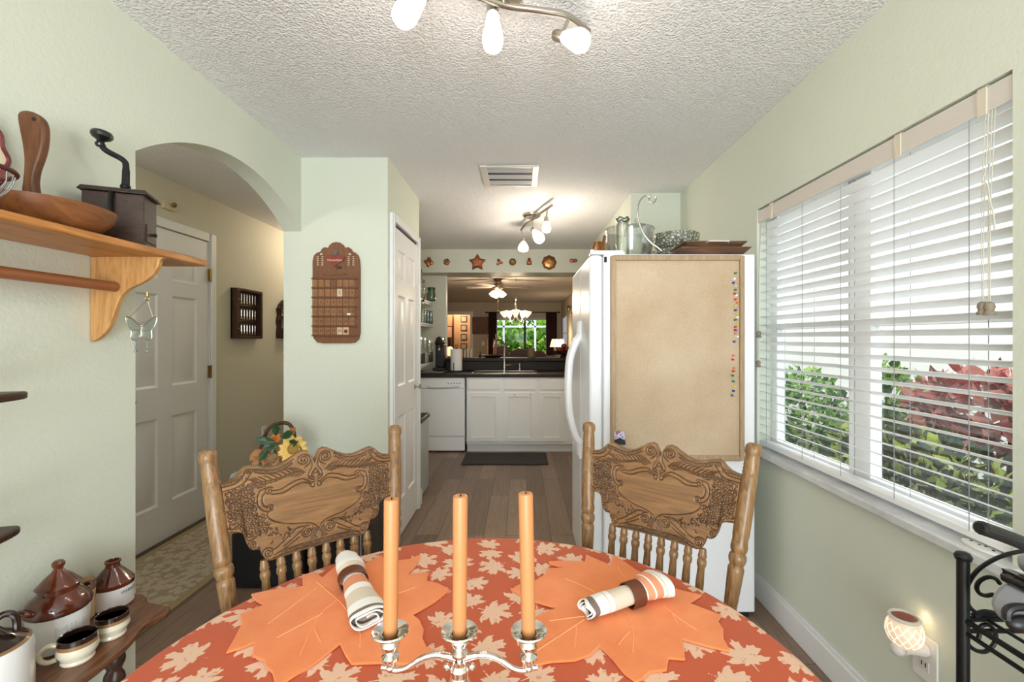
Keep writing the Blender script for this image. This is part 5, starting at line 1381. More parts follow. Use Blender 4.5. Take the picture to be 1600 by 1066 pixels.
# bin, flowers, dark cabinet behind the left chair
t=thing('trash_can',(-1.36,2.55,0),'black trash can with a rounded silver lid behind the left chair','trash can')
MB().box(-1.545,-1.16,2.40,2.72,0,.545).build('body',MT['black'],t,bevel=.03,seg=3)
MB().box(-1.555,-1.15,2.39,2.73,.545,.615).build('lid',M('silver_lid',(206,208,212),.25,.7),t,bevel=.03,seg=4)
MB().tube(crom([(-1.525,2.39,.40),(-1.525,2.37,.385),(-1.525,2.37,.36),(-1.525,2.39,.35)],4),.007,8).build('handle',M('grey_handle2',(150,152,154),.4,.5),t)
t=thing('storage_cabinet',(-.97,2.6,0),'low dark brown cabinet with a metal corner strip against the mint wall','cabinet')
MB().box(-1.145,-.75,2.44,2.78,.02,.455).build('body',wood('black_brown',(62,48,38),(38,28,22),axis=2,scale=4,stretch=10,rough=.35),t,bevel=.004)
b=MB(); b.box(-.896,-.876,2.433,2.44,.02,.452); b.box(-.868,-.860,2.433,2.44,.02,.452); b.build('metal_strip',M('strip_metal',(196,202,214),.2,.9),t)
MB().box(-1.14,-.9,2.430,2.4385,.04,.44).build('door',MT['blackgloss'],t)
fl=thing('flower_arrangement',(-1.42,2.58,.615),'autumn flower arrangement with a sunflower in a woven basket on the trash can','flower arrangement')
fc=P(432,735,2.56)
bz=.6155; wick=M('wicker',(176,136,92),.7,bump=.6,bscale=90,c2=(120,84,52),vscale=60)
b=MB(); b.lathe([(.06,0),(.085,.02),(.098,.06),(.09,.085),(.07,.09)],(fc.x+.0,2.56,bz),30); b.build('basket',wick,fl)
b=MB(); b.tube(crom([(fc.x-.09,2.56,bz+.08),(fc.x-.05,2.57,bz+.2),(fc.x+.04,2.57,bz+.235),(fc.x+.09,2.57,bz+.19),(fc.x+.105,2.56,bz+.07)],6),.011,8); b.build('basket_handle',M('dark_wicker',(84,52,38),.7,bump=.6,bscale=80),fl)
def PF(x,y,Y=2.50): return P(x,y,Y)
def disc_flower(c,R,n,mp,mc,label,nrm=(.2,-.9,.35)):
    z=Vector(nrm).normalized(); xf=along(c,Vector(c)+z); b=MB()
    for k in range(n):
        a=2*PI*k/n+.1*(k%3); w=.20*R if n>12 else .35*R
        for lay in (0,1):
            aa=a+lay*PI/n; L=R*(1-.1*lay); d_=Vector((math.cos(aa),math.sin(aa),0)); s_=Vector((-d_.y,d_.x,0))
            b.add([d_*R*.25,d_*L*.65+s_*w+Vector((0,0,.008)),d_*L+Vector((0,0,.004-.012*lay)),d_*L*.65-s_*w+Vector((0,0,.008))],[(0,1,2,3)],xf)
    o=b.build('petals',mp,fl,flat=True)
    b=MB(); b.sphere((0,0,.004),R*.36,(1,1,.45),xf=xf); b.build('flower_centre',mc,o)
disc_flower(PF(458,702,2.46),.078,16,M('sun_petal',(236,200,110),.6),M('sun_centre',(168,130,62),.8,bump=.8,bscale=300),'')
disc_flower(PF(430,686,2.49),.035,9,M('orange_petal',(214,132,62),.6),M('orange_centre',(170,90,40),.8),'',(-.1,-.8,.6))
b=MB()
for (x,y) in ((417,696),(413,701),(420,700),(415,705),(411,705)): b.sphere(tuple(PF(x,y,2.47)),.011)
b.build('berries',M('red_berry',(206,60,38),.3,coat=.3),fl)
def leafb(b,c,t,L,W):
    c=Vector(c); t=Vector(t).normalized(); s_=t.cross(Vector((0,-1,.3))).normalized(); n_=s_.cross(t)
    b.add([c,c+t*L*.3+s_*W*.8+n_*W*.2,c+t*L*.65+s_*W+n_*W*.1,c+t*L,c+t*L*.65-s_*W+n_*W*.1,c+t*L*.3-s_*W*.8+n_*W*.2,c+t*L*.5-n_*W*.15],[(0,1,6),(1,2,6),(2,3,6),(3,4,6),(4,5,6),(5,0,6)])
b=MB()
for (x,y,dx,dz) in ((430,690,-1,.1),(436,693,-.9,-.25),(430,682,.25,1),(440,685,.9,.5),(446,695,.95,.2),(452,697,1,-.2),(420,700,-.6,-.9),(428,700,.1,-1),(424,692,-1,.4),(412,722,-.5,-1)):
    leafb(b,PF(x,y,2.46+.01*(x%5)),(dx,-.25,dz),.085,.022)
b.build('green_leaf',M('silk_leaf',(44,78,44),.4),fl,flat=True)
b=MB()
for (x,y,dx,dz) in ((415,705,-1,-.2),(412,712,-.9,-.7),(405,703,-.8,-1),(445,712,.3,.2),(436,712,-.3,-1),(420,708,-.4,-1),(450,682,.6,.6)):
    leafb(b,PF(x,y,2.48),(dx,-.2,dz),.075,.02)
b.build('dry_leaf',M('dry_leaf',(176,122,76),.7),fl,flat=True)

# ================================================================== calendar on the pantry wall
CYW=2.799
cal=thing('perpetual_calendar',(-1.14,CYW,1.3),'wooden perpetual calendar with number tiles on the mint pantry wall','calendar')
def C(x,y): 
    q=P(x,y,CYW); return (q.x,q.z)
half=[(527,379),(533,380),(538,384),(540,388),(546,387),(550,390),(552,394),(557,396),(561,400),(563,408)]
o_=half+[(564,420),(564,520),(562,530),(556,535.5),(548,536.5),(506,536.5),(497,535),(491.5,529),(490,520),(490,408),(492,400),(496,396),(502,394),(504,390),(508,387),(514,388),(516,384),(521,380)]
calw=wood('calendar_wood',(134,88,54),(102,64,38),axis=2,scale=5,stretch=10,rough=.5)
XZc=frame((0,0,0),(1,0,0),(0,0,1),(0,-1,0))
MB().prism([C(*q) for q in o_],-CYW,-CYW+.016,XZc).build('board',calw,cal,bevel=.003)
rail=M('calendar_rail',(104,62,38),.5)
YF=CYW-.0165
ys_=[436,450.5,465.5,480,495,510,524.5]
for y in ys_:
    a=C(489.5,y+1.2); c=C(560,y-1.2)
    MB().box(a[0],c[0],YF-.010,YF,a[1],c[1]).build('tile_rail',rail,cal,bevel=.001)
tile=wood('tile_wood',(158,112,72),(130,88,54),axis=2,scale=8,stretch=6,rough=.55); tile_l=M('tile_pale',(214,184,150),.5); tile_d=M('tile_dark',(112,70,46),.5); ink=M('burnt_ink',(58,34,24),.7)
cols=[494.6+i*9.55 for i in range(7)]
def num_tile(row,colm,s,mat):
    x=cols[colm]; y0=ys_[row]+1.6; y1=ys_[row+1]-1.6
    a=C(x-4.2,y1); c=C(x+4.2,y0)
    o=MB().box(a[0],c[0],YF-.004,YF,a[1],c[1]).build('number_tile',mat,cal)
    if s:
        vs,fs=text_geo(s,.025); b=MB(); b.add([((a[0]+c[0])/2+q[0],YF-.0045,(a[1]+c[1])/2+q[1]) for q in vs],fs); b.build('number',ink,o,flat=True)
for k in range(7): num_tile(0,k,'',tile_d if k==3 else tile)
grid_=[['','','','1','2','3','4'],[str(i) for i in range(5,12)],[str(i) for i in range(12,19)],[str(i) for i in range(19,26)],['26','27','28','29','30','','']]
for r_,row in enumerate(grid_):
    for k,s in enumerate(row):
        if r_==4 and k==6: continue
        num_tile(r_+1,k,'' if s=='17' else s,tile_l if s=='2' or (r_==4 and k>=4) else tile)
a=C(544.5,493); c=C(550,490); MB().box(a[0],c[0],YF-.008,YF-.004,a[1],c[1]).build('white_marker',MT['plastic_w'],cal)
p=C(cols[5],518); b=MB(); b.lathe([(.012,0),(.012,.0015),(0,.002)],n=16,xf=frame((p[0],YF-.004,p[1]),(1,0,0),(0,0,1),(0,-1,0))); b.build('pumpkin_dot',M('dark_red_paint',(120,34,24),.5),cal)
# heart plaque "November"
hx,hz=C(525.5,407)
hrt=[]
for k in range(48):
    a=2*PI*k/48; hrt.append((.0036*16*math.sin(a)**3*.98,.0030*(13*math.cos(a)-5*math.cos(2*a)-2*math.cos(3*a)-math.cos(4*a))*.85))
o=MB().prism([(hx+q[0],hz+q[1]) for q in hrt],-YF,-YF+.006,XZc).build('heart_plaque',M('barn_red',(134,46,30),.45),cal,bevel=.0015)
vs,fs=text_geo('November',.021); b=MB(); b.add([(hx+q[0],YF-.0066,hz+q[1]-.002) for q in vs],fs); b.build('month_word',M('cream_ink',(232,214,190),.6),o,flat=True)
b=MB(); q=C(526.5,395); b.prism([(q[0]-.014,q[1]),(q[0],q[1]-.022),(q[0]+.014,q[1]),(q[0],q[1]+.018)],-YF,-YF+.004,XZc); b.build('blue_diamond',M('blue_grey_paint',(84,92,104),.5),cal)
for s in (-1,1):
    b=MB()
    for k in range(5):
        for e in (-1,1): 
            q=C(526+s*24+e*3.6-s*k*.0,402+k*3.2); b.sphere((q[0],YF,q[1]),.006,(1.2,.35,.6),n=10,m=6)
    q=C(526+s*22,398); b.sphere((q[0],YF,q[1]),.008,(1.1,.3,.8),n=10,m=6)
    b.build('painted_garland',M('cream_paint',(206,186,160),.6),cal)
a=C(507,430.5); c=C(543,427); MB().box(a[0],c[0],YF-.006,YF,a[1],c[1]).build('name_rail',calw,cal,bevel=.001)
a=C(528,421); c=C(536,417); MB().box(a[0],c[0],YF-.003,YF,a[1],c[1]).build('dark_patch',M('dark_paint',(50,28,22),.6),cal)

# ================================================================== right foreground
p=P(1447,1028,1.363)
ot=thing('wall_outlet',(1.205,1.363,p.z),'white outlet plate with a lit wax warmer in it, low on the right wall','outlet')
MB().box(1.2035,1.2095,1.363-.043,1.363+.043,p.z-.068,p.z+.068).build('cover_plate',MT['plastic_w'],ot,bevel=.003)
b=MB()
b.box(1.2015,1.2035,1.363-.017,1.363+.017,p.z-.036,p.z-.006); o=b.build('socket',M('socket_white',(226,222,216),.4),ot)
b=MB()
for dy in (-.007,.006): b.box(1.2005,1.2015,1.363+dy-.0015,1.363+dy+.0015,p.z-.024,p.z-.012)
b.build('socket_slot',MT['dark'],o)
wm=thing('wax_warmer',(1.13,1.363,.42),'lit cream lattice wax warmer plugged into the outlet on the right wall','wax warmer')
cw=P(1413,983,1.363); cxw,czw=cw.x,cw.z
b=MB(); xfw=frame((1.2015,1.363,p.z+.028),(0,1,0),(0,0,1),(-1,0,0)); b.lathe([(.02,0),(.021,.01),(.017,.03),(.015,.055),(.019,.066),(0,.07)],n=24,xf=xfw,sx=1.2); b.build('plug_base',M('warmer_white',(232,224,216),.4),wm)
b=MB(); b.sphere((cxw-.02,1.363,p.z+.026),.019,(1,1,1)); b.build('dimmer_knob',M('knob_white',(226,220,214),.3),wm)
gw=N('warmer_glow'); gw.set(.4); v=gw.coord((1,1,1))
gw.col((240,220,200)); gw.b.inputs['Emission Color'].default_value=lin((255,214,170)); gw.b.inputs['Emission Strength'].default_value=.38
b=MB(); b.lathe([(.022,.0),(.040,.018),(.046,.040),(.043,.062),(.034,.078),(.033,.084)],(cxw,1.363,czw-.050),32); o=b.build('lattice_shade',gw.mat,wm)
gl2=glow('warmer_lattice',(255,226,190),.6); b=MB()
for k in range(12):
    for dr in (-1,1):
        pts=[]
        for i in range(9):
            z=.008+i*.0078; r_=itp([(0,.022),(.018,.040),(.040,.046),(.062,.043),(.078,.034)],z)+.0006; a=2*PI*k/12+dr*i*.13; pts.append((cxw+r_*math.cos(a),1.363+r_*math.sin(a),czw-.050+z))
        b.tube(pts,.0016,5)
b.build('lattice',gl2,o)
b=MB(); b.tube([(cxw+.036*math.cos(a),1.363+.036*math.sin(a),czw+.036) for a in [2*PI*k/36 for k in range(36)]],.005,8,True); b.build('dish_rim',M('warmer_rim',(230,226,220),.3),wm)
b=MB(); b.lathe([(.033,0),(0,.001)],(cxw,1.363,czw+.0348),28); b.build('melted_wax',M('red_wax',(150,52,24),.15,coat=.5),wm)

# baker's rack
rk_=thing('wire_rack',(.97,.55,0),'black scrolled metal rack in the lower right corner','rack')
RX0,RX1,RY0,RY1=.80,1.17,.12,.826
bl_=M('black_metal',(20,22,22),.4,.3)
for (x,y) in ((RX0,RY1),(RX1,RY1),(RX0,RY0),(RX1,RY0)):
    b=MB(); b.cyl((x,y,0),(x,y,.925),.0095,n=14); b.lathe([(.0,0),(.012,.003),(.0135,.009),(.010,.015),(0,.018)],(x,y,.92),14); b.build('post',bl_,rk_)
def rshelf(z):
    b=MB()
    for (x0,y0,x1,y1) in ((RX0,RY0,RX0,RY1),(RX1,RY0,RX1,RY1),(RX0,RY0,RX1,RY0),(RX0,RY1,RX1,RY1)):
        b.cyl((x0,y0,z),(x1,y1,z),.005,n=8); b.cyl((x0,y0,z-.022),(x1,y1,z-.022),.004,n=8)
    for k in range(1,9):
        x=RX0+(RX1-RX0)*k/9; b.cyl((x,RY0,z),(x,RY1,z),.003,n=6)
    b.build('wire_shelf',bl_,rk_)
for z in (.815,.445,.12): rshelf(z)
# end scrolls in the plane of the far posts
def R2(x,y): q=P(x,y,RY1); return (q.x,RY1,q.z)
b=MB(); b.tube(crom([R2(*q) for q in ((1600,861),(1575,866),(1550,876),(1528,891),(1514,910),(1509,928),(1513,945),(1523,956),(1538,962),(1556,961))],6),.0036,8); b.tube(crom([R2(*q) for q in ((1562,912),(1556,905),(1544,902),(1531,908),(1526,918),(1530,927),(1540,931),(1552,929))],6),.0036,8)
b.tube(crom([R2(*q) for q in ((1521,968),(1512,980),(1509,994),(1514,1008),(1526,1017),(1540,1018),(1552,1008),(1556,995),(1552,983),(1543,976),(1533,979),(1530,992),(1528,999))],6),.0036,8)
b.tube(crom([R2(*q) for q in ((1521,963),(1540,957),(1560,961),(1580,962))],5),.0055,8); b.build('scrollwork',bl_,rk_)
# grey hand vacuum on the rack
hv=thing('hand_vacuum',(.98,.66,.82),'grey hand vacuum with a black handle lying on the rack','hand vacuum')
greyp=M('grey_plastic',(150,152,158),.35,coat=.2)
YV=.765
def V(x,y,Y=YV): return P(x,y,Y)
b=MB(); o_=crom([(V(x,y).x,V(x,y).z,0) for x,y in ((1543,945),(1545,928),(1556,914),(1568,908),(1590,916),(1625,930),(1665,940),(1670,985),(1640,996),(1605,985),(1580,972),(1555,962))],4,True)
b.prism([(q.x,q.y) for q in o_],YV-.09,YV,frame((0,0,0),(1,0,0),(0,0,1),(0,1,0))); b.build('motor_housing',greyp,hv,bevel=.018,seg=4)
b=MB(); b.tube(crom([V(x,y,YV-.092) for x,y in ((1573,968),(1574,955),(1585,949),(1605,950),(1635,958))],5),.006,8); b.sphere(tuple(V(1597,975,YV-.095)),.016,(1.4,.7,.8)); b.build('vent_ring',MT['black'],hv)
b=MB(); o_=[(V(x,y).x,V(x,y).z) for x,y in ((1561,886),(1575,888),(1600,896),(1670,925),(1670,945),(1625,932),(1575,914),(1562,906),(1560,897),(1565,893))]; b.prism(o_,YV-.09,YV+.0,frame((0,0,0),(1,0,0),(0,0,1),(0,1,0))); b.build('filter_frame',MT['blackgloss'],hv,bevel=.004)
b=MB(); o_=[(V(x,y).x,V(x,y).z) for x,y in ((1582,866),(1600,858),(1670,880),(1670,928),(1602,898),(1584,886))]; b.prism(o_,YV-.09,YV+.0,frame((0,0,0),(1,0,0),(0,0,1),(0,1,0))); b.build('dust_cup',greyp,hv,bevel=.01,seg=3)
YB=.66
b=MB(); pts=[P(x,y,YB) for x,y in ((1530,824),(1545,829),(1570,838),(1600,850),(1640,868),(1680,888))]; b.tube(crom(pts,5),[.008]+[.0125]*25,12,flat=.8); b.build('handle',MT['black'],hv)
b=MB(); b.tube([P(1660,878,YB),P(1672,915,YV)],.018,10); b.build('handle_bridge',MT['black'],hv)
# manual lying beside it, files below
b=MB().box(.875,1.10,.30,.62,.8205,.834); tag(b.build('booklet',M('tan_cover',(190,166,128),.6),bevel=.003),'tan booklet lying flat on the upper rack shelf below the hand vacuum','booklet')
def fileb(x0,x1,y0,y1,h,mat,label):
    t=thing('file_folder',((x0+x1)/2,(y0+y1)/2,.45),label,'folder','files on the lower rack shelf')
    b=MB(); b.box(x0,x0+.004,y0,y1,.4505,.45+h); b.box(x1-.004,x1,y0,y1,.4505,.45+h); b.box(x0+.004,x1-.004,y0,y0+.004,.4505,.45+h); b.build('cover',mat,t,bevel=.001)
    MB().box(x0+.006,x1-.006,y0+.006,y1-.004,.4505,.45+h-.010).build('pages',M('pages',(236,232,224),.9),t)
p=P(1540,1043,.78)
fileb(.825,.868,.45,.76,.272,M('red_binder',(196,44,30),.4),'red binder at the front of the lower rack shelf')
fileb(.890,.95,.45,.78,.275,M('tan_box',(186,140,92),.6),'tan file box right of the red binder')
# ================================================================== living room beyond the pass-through
def at(x,y,Y): return P(x,y,Y)
# sliding door in the far wall
w=thing('window_2',(0,14.06,0),'sliding glass door in the far living-room wall','sliding door'); w['kind']='structure'
b=MB(); fm_=M('slider_frame',(196,202,206),.4)
b.box(SX0,SX0+.05,14.0,14.08,0,1.97); b.box(SX1-.05,SX1,14.0,14.08,0,1.97); b.box(SX0,SX1,14.0,14.08,1.91,1.97); b.box(SX0,SX1,14.0,14.08,0,.06)
b.build('window_frame',fm_,w)
b=MB(); b.box(.045,.115,14.0,14.05,.06,1.91); b.build('meeting_stile',M('dark_stile',(60,60,58),.5),w)
for a,c in ((SX0+.05,.045),(.115,SX1-.05)): MB().box(a,c,14.03,14.035,.06,1.91).build('pane',MT['pane'],w)
# screen enclosure posts outside
b=MB()
for X in (-.66,.46): b.box(X-.035,X+.035,16.2,16.27,0,2.6)
b.box(-3,3,16.2,16.27,1.74,1.80)
tag(b.build('screen_enclosure',M('white_aluminium',(214,226,236),.4)),'white aluminium screen enclosure outside the sliding door','screen enclosure')
struct(MB().box(-8,8,14.12,24,-.12,-.05),'ground_garden',M('lawn',(96,120,60),.9))
for i,(x,y,z,rx,rz,m_,n_,lab) in enumerate(((-.45,17.4,.95,.8,1.1,LB,2000,'dense bright bush close outside the middle of the sliding door'),(-2.15,17.4,1.1,.85,1.3,LB,1500,'bright bush left outside the sliding door'),(1.28,17.4,1.1,.86,1.35,LB,2000,'bright bush right outside the sliding door'),(-1.65,19.8,1.9,1.6,2.0,LG,2200,'tall green tree behind the bushes, left outside the sliding door'),(1.75,19.8,1.9,1.7,2.0,LG,2200,'tall green tree behind the bushes, right outside the sliding door'))):
    shrub('garden_shrub',(x,y,z),(rx,.7,rz),n_,.26,20+i,m_,lab,'bush' if i<3 else 'tree',None,1.7,-.05)
# curtains
def curtain(x0,x1,label):
    a=at(x0,489,13.93).x; c=at(x1,489,13.93).x; n=60; vs=[];z0,z1=.03,2.13
    b=MB(); b.grid(lambda u,v:(a+(c-a)*u,13.91+.03*math.sin(u*2*PI*4),z0+(z1-z0)*v),n,2); o=b.build('curtain',M('plum_curtain',(74,44,42),.85),angle=80)
    s=o.modifiers.new('Thick','SOLIDIFY'); s.thickness=.004
    tag(o,label,'curtain','dark curtains at the sliding door')
curtain(763.5,776,'dark plum curtain left of the sliding door'); curtain(853.5,870,'dark plum curtain right of the sliding door')
b=MB(); b.cyl((-1.1,13.91,2.14),(1.12,13.91,2.14),.014,n=10)
for X in (-1.1,1.12): b.sphere((X,13.91,2.14),.028)
for X in (-1.0,1.05): b.cyl((X,13.91,2.14),(X,14.0,2.14),.008,n=8)
tag(b.build('curtain_rod',MT['iron']),'dark curtain rod over the sliding door','curtain rod')
# art on the far wall, switch plate
t=thing('wall_art',(-1.3,13.98,1.4),'brown rectangular picture on the far wall left of the curtain','picture')
a=at(738,522,13.99); c=at(763,496,13.99)
am=N('brown_abstract'); am.set(.6); v=am.coord(); am.col(am.ramp(am.noise(v,5,4,.6,1),[(.35,(110,76,56)),(.6,(132,92,68)),(.72,(96,58,42)),(.8,(190,160,130))]))
MB().box(a.x,c.x,13.965,13.985,a.z,c.z).build('canvas',am.mat,t); MB().box(a.x-.01,c.x+.01,13.985,13.999,a.z-.01,c.z+.01).build('frame',MT['walnut_d'],t)
q=at(755,537,13.99); tag(MB().box(q.x-.05,q.x+.05,13.99,13.999,q.z-.06,q.z+.06).build('switch_plate',MT['plastic_w'],bevel=.003),'pale switch plate on the far wall below the brown picture','switch plate')
# bedroom bits seen through the doorway
YB_=15.29
for i,y in enumerate((498.5,512,526.5,541)):
    a=at(720,y+5,YB_); c=at(729.5,y-4.5,YB_); t=thing('picture_frame',((a.x+c.x)/2,YB_,a.z),f'{["topmost","second","third","lowest"][i]} black-framed picture in the column beyond the far doorway','picture','black-framed pictures beyond the doorway')
    b=MB(); wdt=.02
    b.box(a.x,c.x,YB_-.02,YB_,a.z,a.z+wdt); b.box(a.x,c.x,YB_-.02,YB_,c.z-wdt,c.z); b.box(a.x,a.x+wdt,YB_-.02,YB_,a.z+wdt,c.z-wdt); b.box(c.x-wdt,c.x,YB_-.02,YB_,a.z+wdt,c.z-wdt); b.build('frame',MT['black'],t)
    MB().box(a.x+wdt,c.x-wdt,YB_-.012,YB_,a.z+wdt,c.z-wdt).build('print',M('print_%d'%i,(196,190,170),.6,c2=(120,130,110),vscale=30),t)
a=at(707,560,14.9); c=at(709.3,492,14.9); tag(MB().box(a.x,c.x,14.86,14.9,0,c.z).build('bedpost',MT['walnut_d']),'dark upright bedpost in the room beyond the far doorway','bedpost')
a=at(694,527,15.28); c=at(706,511,15.28); t=thing('wall_art',((a.x+c.x)/2,15.28,a.z),'pink picture in a dark frame in the room beyond the far doorway','picture')
MB().box(a.x,c.x,15.262,15.272,a.z,c.z).build('print',M('pink_print',(232,190,170),.6),t); MB().box(a.x-.02,c.x+.02,15.272,15.29,a.z-.02,c.z+.03).build('frame',MT['walnut_d'],t)
t=thing('dresser',(-2.4,15.0,0),'dark dresser in the room beyond the far doorway','dresser')
MB().box(-2.75,-2.33,14.75,15.2,0,1.36).build('body',MT['cherry'],t,bevel=.01)
for k in range(3):
    o=MB().box(-2.72,-2.36,14.735,14.75,.15+k*.4,.5+k*.4).build('drawer',MT['cherry'],t,bevel=.006)
    MB().sphere((-2.54,14.725,.33+k*.4),.02).build('knob',MT['brass'],o)
# ceiling fan
FY=8.55
f0=at(778,435,FY); fn=thing('ceiling_fan',(f0.x,FY,2.455),'white ceiling fan with four lit bell shades in the living room','ceiling fan')
zh=at(0,449,FY).z
b=MB(); b.lathe([(0,-.05),(.05,-.045),(.085,-.01),(.085,0),(0,0)],(f0.x,FY,2.4545),28); b.build('canopy',M('fan_brown',(110,84,64),.4,.4),fn)
b=MB(); b.cyl((f0.x,FY,2.41),(f0.x,FY,zh+.06),.013); b.build('downrod',MT['nickel'],fn)
b=MB(); b.lathe([(0,-.05),(.06,-.05),(.10,-.02),(.105,.03),(.06,.06),(0,.065)],(f0.x,FY,zh),32); b.build('motor',M('fan_motor',(130,110,92),.4,.3),fn)
for k in range(5):
    a=2*PI*k/5+.35; xf=Matrix.Translation((f0.x,FY,zh+.01))@Matrix.Rotation(a,4,'Z')@Matrix.Rotation(.2,4,'X')
    b=MB(); b.prism([(.10,-.02),(.2,-.05),(.60,-.065),(.63,-.04),(.63,.04),(.60,.065),(.2,.05),(.10,.02)],-.004,.004,xf); b.build('blade',M('fan_blade',(150,136,124),.5),fn)
for k in range(4):
    a=2*PI*k/4+.5; d_=Vector((math.cos(a),math.sin(a),0)); p0=Vector((f0.x,FY,zh-.05))+d_*.05; p1=p0+d_*.08+Vector((0,0,-.11)); ax=along(p0,p1); L=(p1-p0).length
    b=MB(); b.lathe([(.018,.02),(.03,.03),(.05,L*.6),(.062,L*.95),(.06,L),(0,L*.98)],n=22,xf=ax); b.build('glass_shade',MT['shade_k'],fn)
b=MB(); b.tube([(f0.x,FY,zh-.05),(f0.x,FY,at(0,485,FY).z)],.0025,5); b.sphere((f0.x,FY,at(0,486,FY).z),.009); b.build('pull_chain',MT['brass'],fn)
# chandelier over the living-side table
HY=7.7
h0=at(806,431,HY); hc=thing('chandelier',(h0.x,HY,2.455),'silver chandelier with five lit bell shades beyond the pass-through','chandelier')
b=MB(); b.lathe([(0,-.03),(.05,-.025),(.06,0),(0,0)],(h0.x,HY,2.4545),24); b.build('canopy',MT['nickel'],hc)
ztop=at(0,465,HY).z
b=MB(); b.tube([(h0.x,HY,2.43),(h0.x,HY,ztop)],.004,6); b.build('chain',MT['nickel'],hc)
zb=at(0,502,HY).z
b=MB(); b.lathe([(.004,ztop),(.018,ztop-.01),(.022,ztop-.03),(.010,ztop-.05),(.012,ztop-.10),(.018,ztop-.13),(.012,ztop-.16),(.03,zb+.08),(.035,zb+.05),(.015,zb+.02),(.02,zb),(0,zb-.02)],(h0.x,HY,0),24); b.build('stem',MT['nickel'],hc)
for k in range(5):
    a=2*PI*k/5+PI/2+.62; d_=Vector((math.cos(a),math.sin(a),0)); c=Vector((h0.x,HY,0))
    b=MB(); b.tube(crom([c+d_*.02+Vector((0,0,zb+.05)),c+d_*.08+Vector((0,0,zb-.01)),c+d_*.15+Vector((0,0,zb+.0)),c+d_*.19+Vector((0,0,zb+.06))],6),.006,8); o=b.build('arm',MT['nickel'],hc)
    pp=c+d_*.19+Vector((0,0,zb+.06)); b=MB(); b.lathe([(.018,0),(.03,.015),(.052,.06),(.066,.11),(.062,.11),(.0,.09)],n=24,xf=Matrix.Translation(pp)@Matrix.Rotation(.25,4,Vector((-d_.y,d_.x,0)))); b.build('glass_shade',MT['shade_k'],o)
b=MB()
for k in range(10):
    a=2*PI*k/10; b.sphere((h0.x+.12*math.cos(a),HY+.12*math.sin(a),zb-.03),.011,(1,1,1.5),n=8,m=6)
    b.cyl((h0.x+.12*math.cos(a),HY+.12*math.sin(a),zb-.03),(h0.x+.12*math.cos(a),HY+.12*math.sin(a),zb+.012),.0015,n=5)
b.build('crystal_drops',MT['glass'],hc)
# dining table and chairs beyond the bar
t=thing('dining_table',(-.1,7.75,0),'dark dining table beyond the pass-through bar','table')
MB().box(-.75,.62,7.2,8.2,.73,.765).build('tabletop',MT['cherry'],t,bevel=.006)
for X in (-.68,.55):
    for Y in (7.27,8.13): MB().cyl((X,Y,0),(X,Y,.73),.03,.04).build('leg',MT['cherry'],t)
def achair(x,ytop,Y,wpx,label):
    p=at(x,ytop,Y); hw=wpx/2*Y/F; t=thing('arched_chair',(p.x,Y,0),label,'chair','dark arch-backed chairs beyond the bar')
    out=[(-hw,.60),(hw,.60),(hw,p.z-.10)]+[(hw*math.cos(a),p.z-.10+.10*math.sin(a)) for a in [PI*k/12 for k in range(1,12)]]+[(-hw,p.z-.10)]
    MB().prism([(p.x+q[0],q[1]) for q in out],-Y-.012,-Y+.012,XZc).build('backrest',MT['cherry'],t,bevel=.008)
    MB().box(p.x-hw,p.x+hw,Y,Y+.42,.44,.475).build('seat',MT['cherry'],t,bevel=.006)
    for X in (p.x-hw+.02,p.x+hw-.02):
        b=MB(); b.box(X-.018,X+.018,Y-.018,Y+.018,0,.62); b.build('leg',MT['cherry'],t)
        b=MB(); b.box(X-.018,X+.018,Y+.38,Y+.416,0,.44); b.build('leg',MT['cherry'],t)
achair(811.5,545,8.6,30,'dark arch-backed chair in the middle beyond the bar'); achair(842,548,9.3,22,'dark chair back right of the middle chair beyond the bar'); achair(784,540,9.3,22,'dark chair back left of the middle chair, behind the faucet')
# bar-top things
ZB=1.0755
def onbar(x,Y=6.12): return (x-VX)*Y/F
b=MB(); X=onbar(770); b.lathe([(0,0),(.09,0),(.13,.015),(.15,.03),(.145,.034),(.12,.02),(0,.008)],(X,6.12,ZB),28); tag(b.build('dark_dish',MT['cherry']),'low dark wooden dish on the bar left of the faucet','dish')
def taper(x,y0,y1,Y,label):
    X=(x-VX)*Y/F; zt_=at(0,y0,Y).z; zb_=at(0,y1,Y).z
    t=thing('pink_candle',(X,Y,.765),label,'candle','pink taper candles beyond the bar')
    b=MB(); b.cyl((X,Y,zb_),(X,Y,zt_),.010,.007); b.build('wax',M('pink_wax',(226,140,120),.5),t)
    b=MB(); b.lathe([(.04,0),(.04,.008),(.01,.02),(.008,max(.03,zb_-.765-.02)),(.016,zb_-.765),(0,zb_-.765+.002)],(X,Y,.7655),16); b.build('holder',MT['silver'],t)
taper(761.5,530,556,7.35,'pink taper candle in front of the left curtain'); taper(774.5,522,552,7.5,'tallest pink taper candle, left of the faucet'); taper(771.5,530,553,7.9,'short pink taper candle next to the tallest one')
# cook books on the bar end
bx=onbar(724)
for i,(w_,h_,c_) in enumerate(((.016,.095,(120,96,70)),(.02,.11,(206,190,160)),(.014,.10,(150,110,76)),(.022,.12,(222,206,176)),(.016,.115,(176,150,116)),(.02,.105,(214,200,180)))):
    o=MB().box(bx,bx+w_,6.06,6.2,ZB,ZB+h_).build('cook_book',M('book_%d'%i,c_,.7),bevel=.002); tag(o,f'{["first","second","third","fourth","fifth","sixth"][i]} book from the left in the row at the left end of the bar','book','books on the bar'); bx+=w_+.002
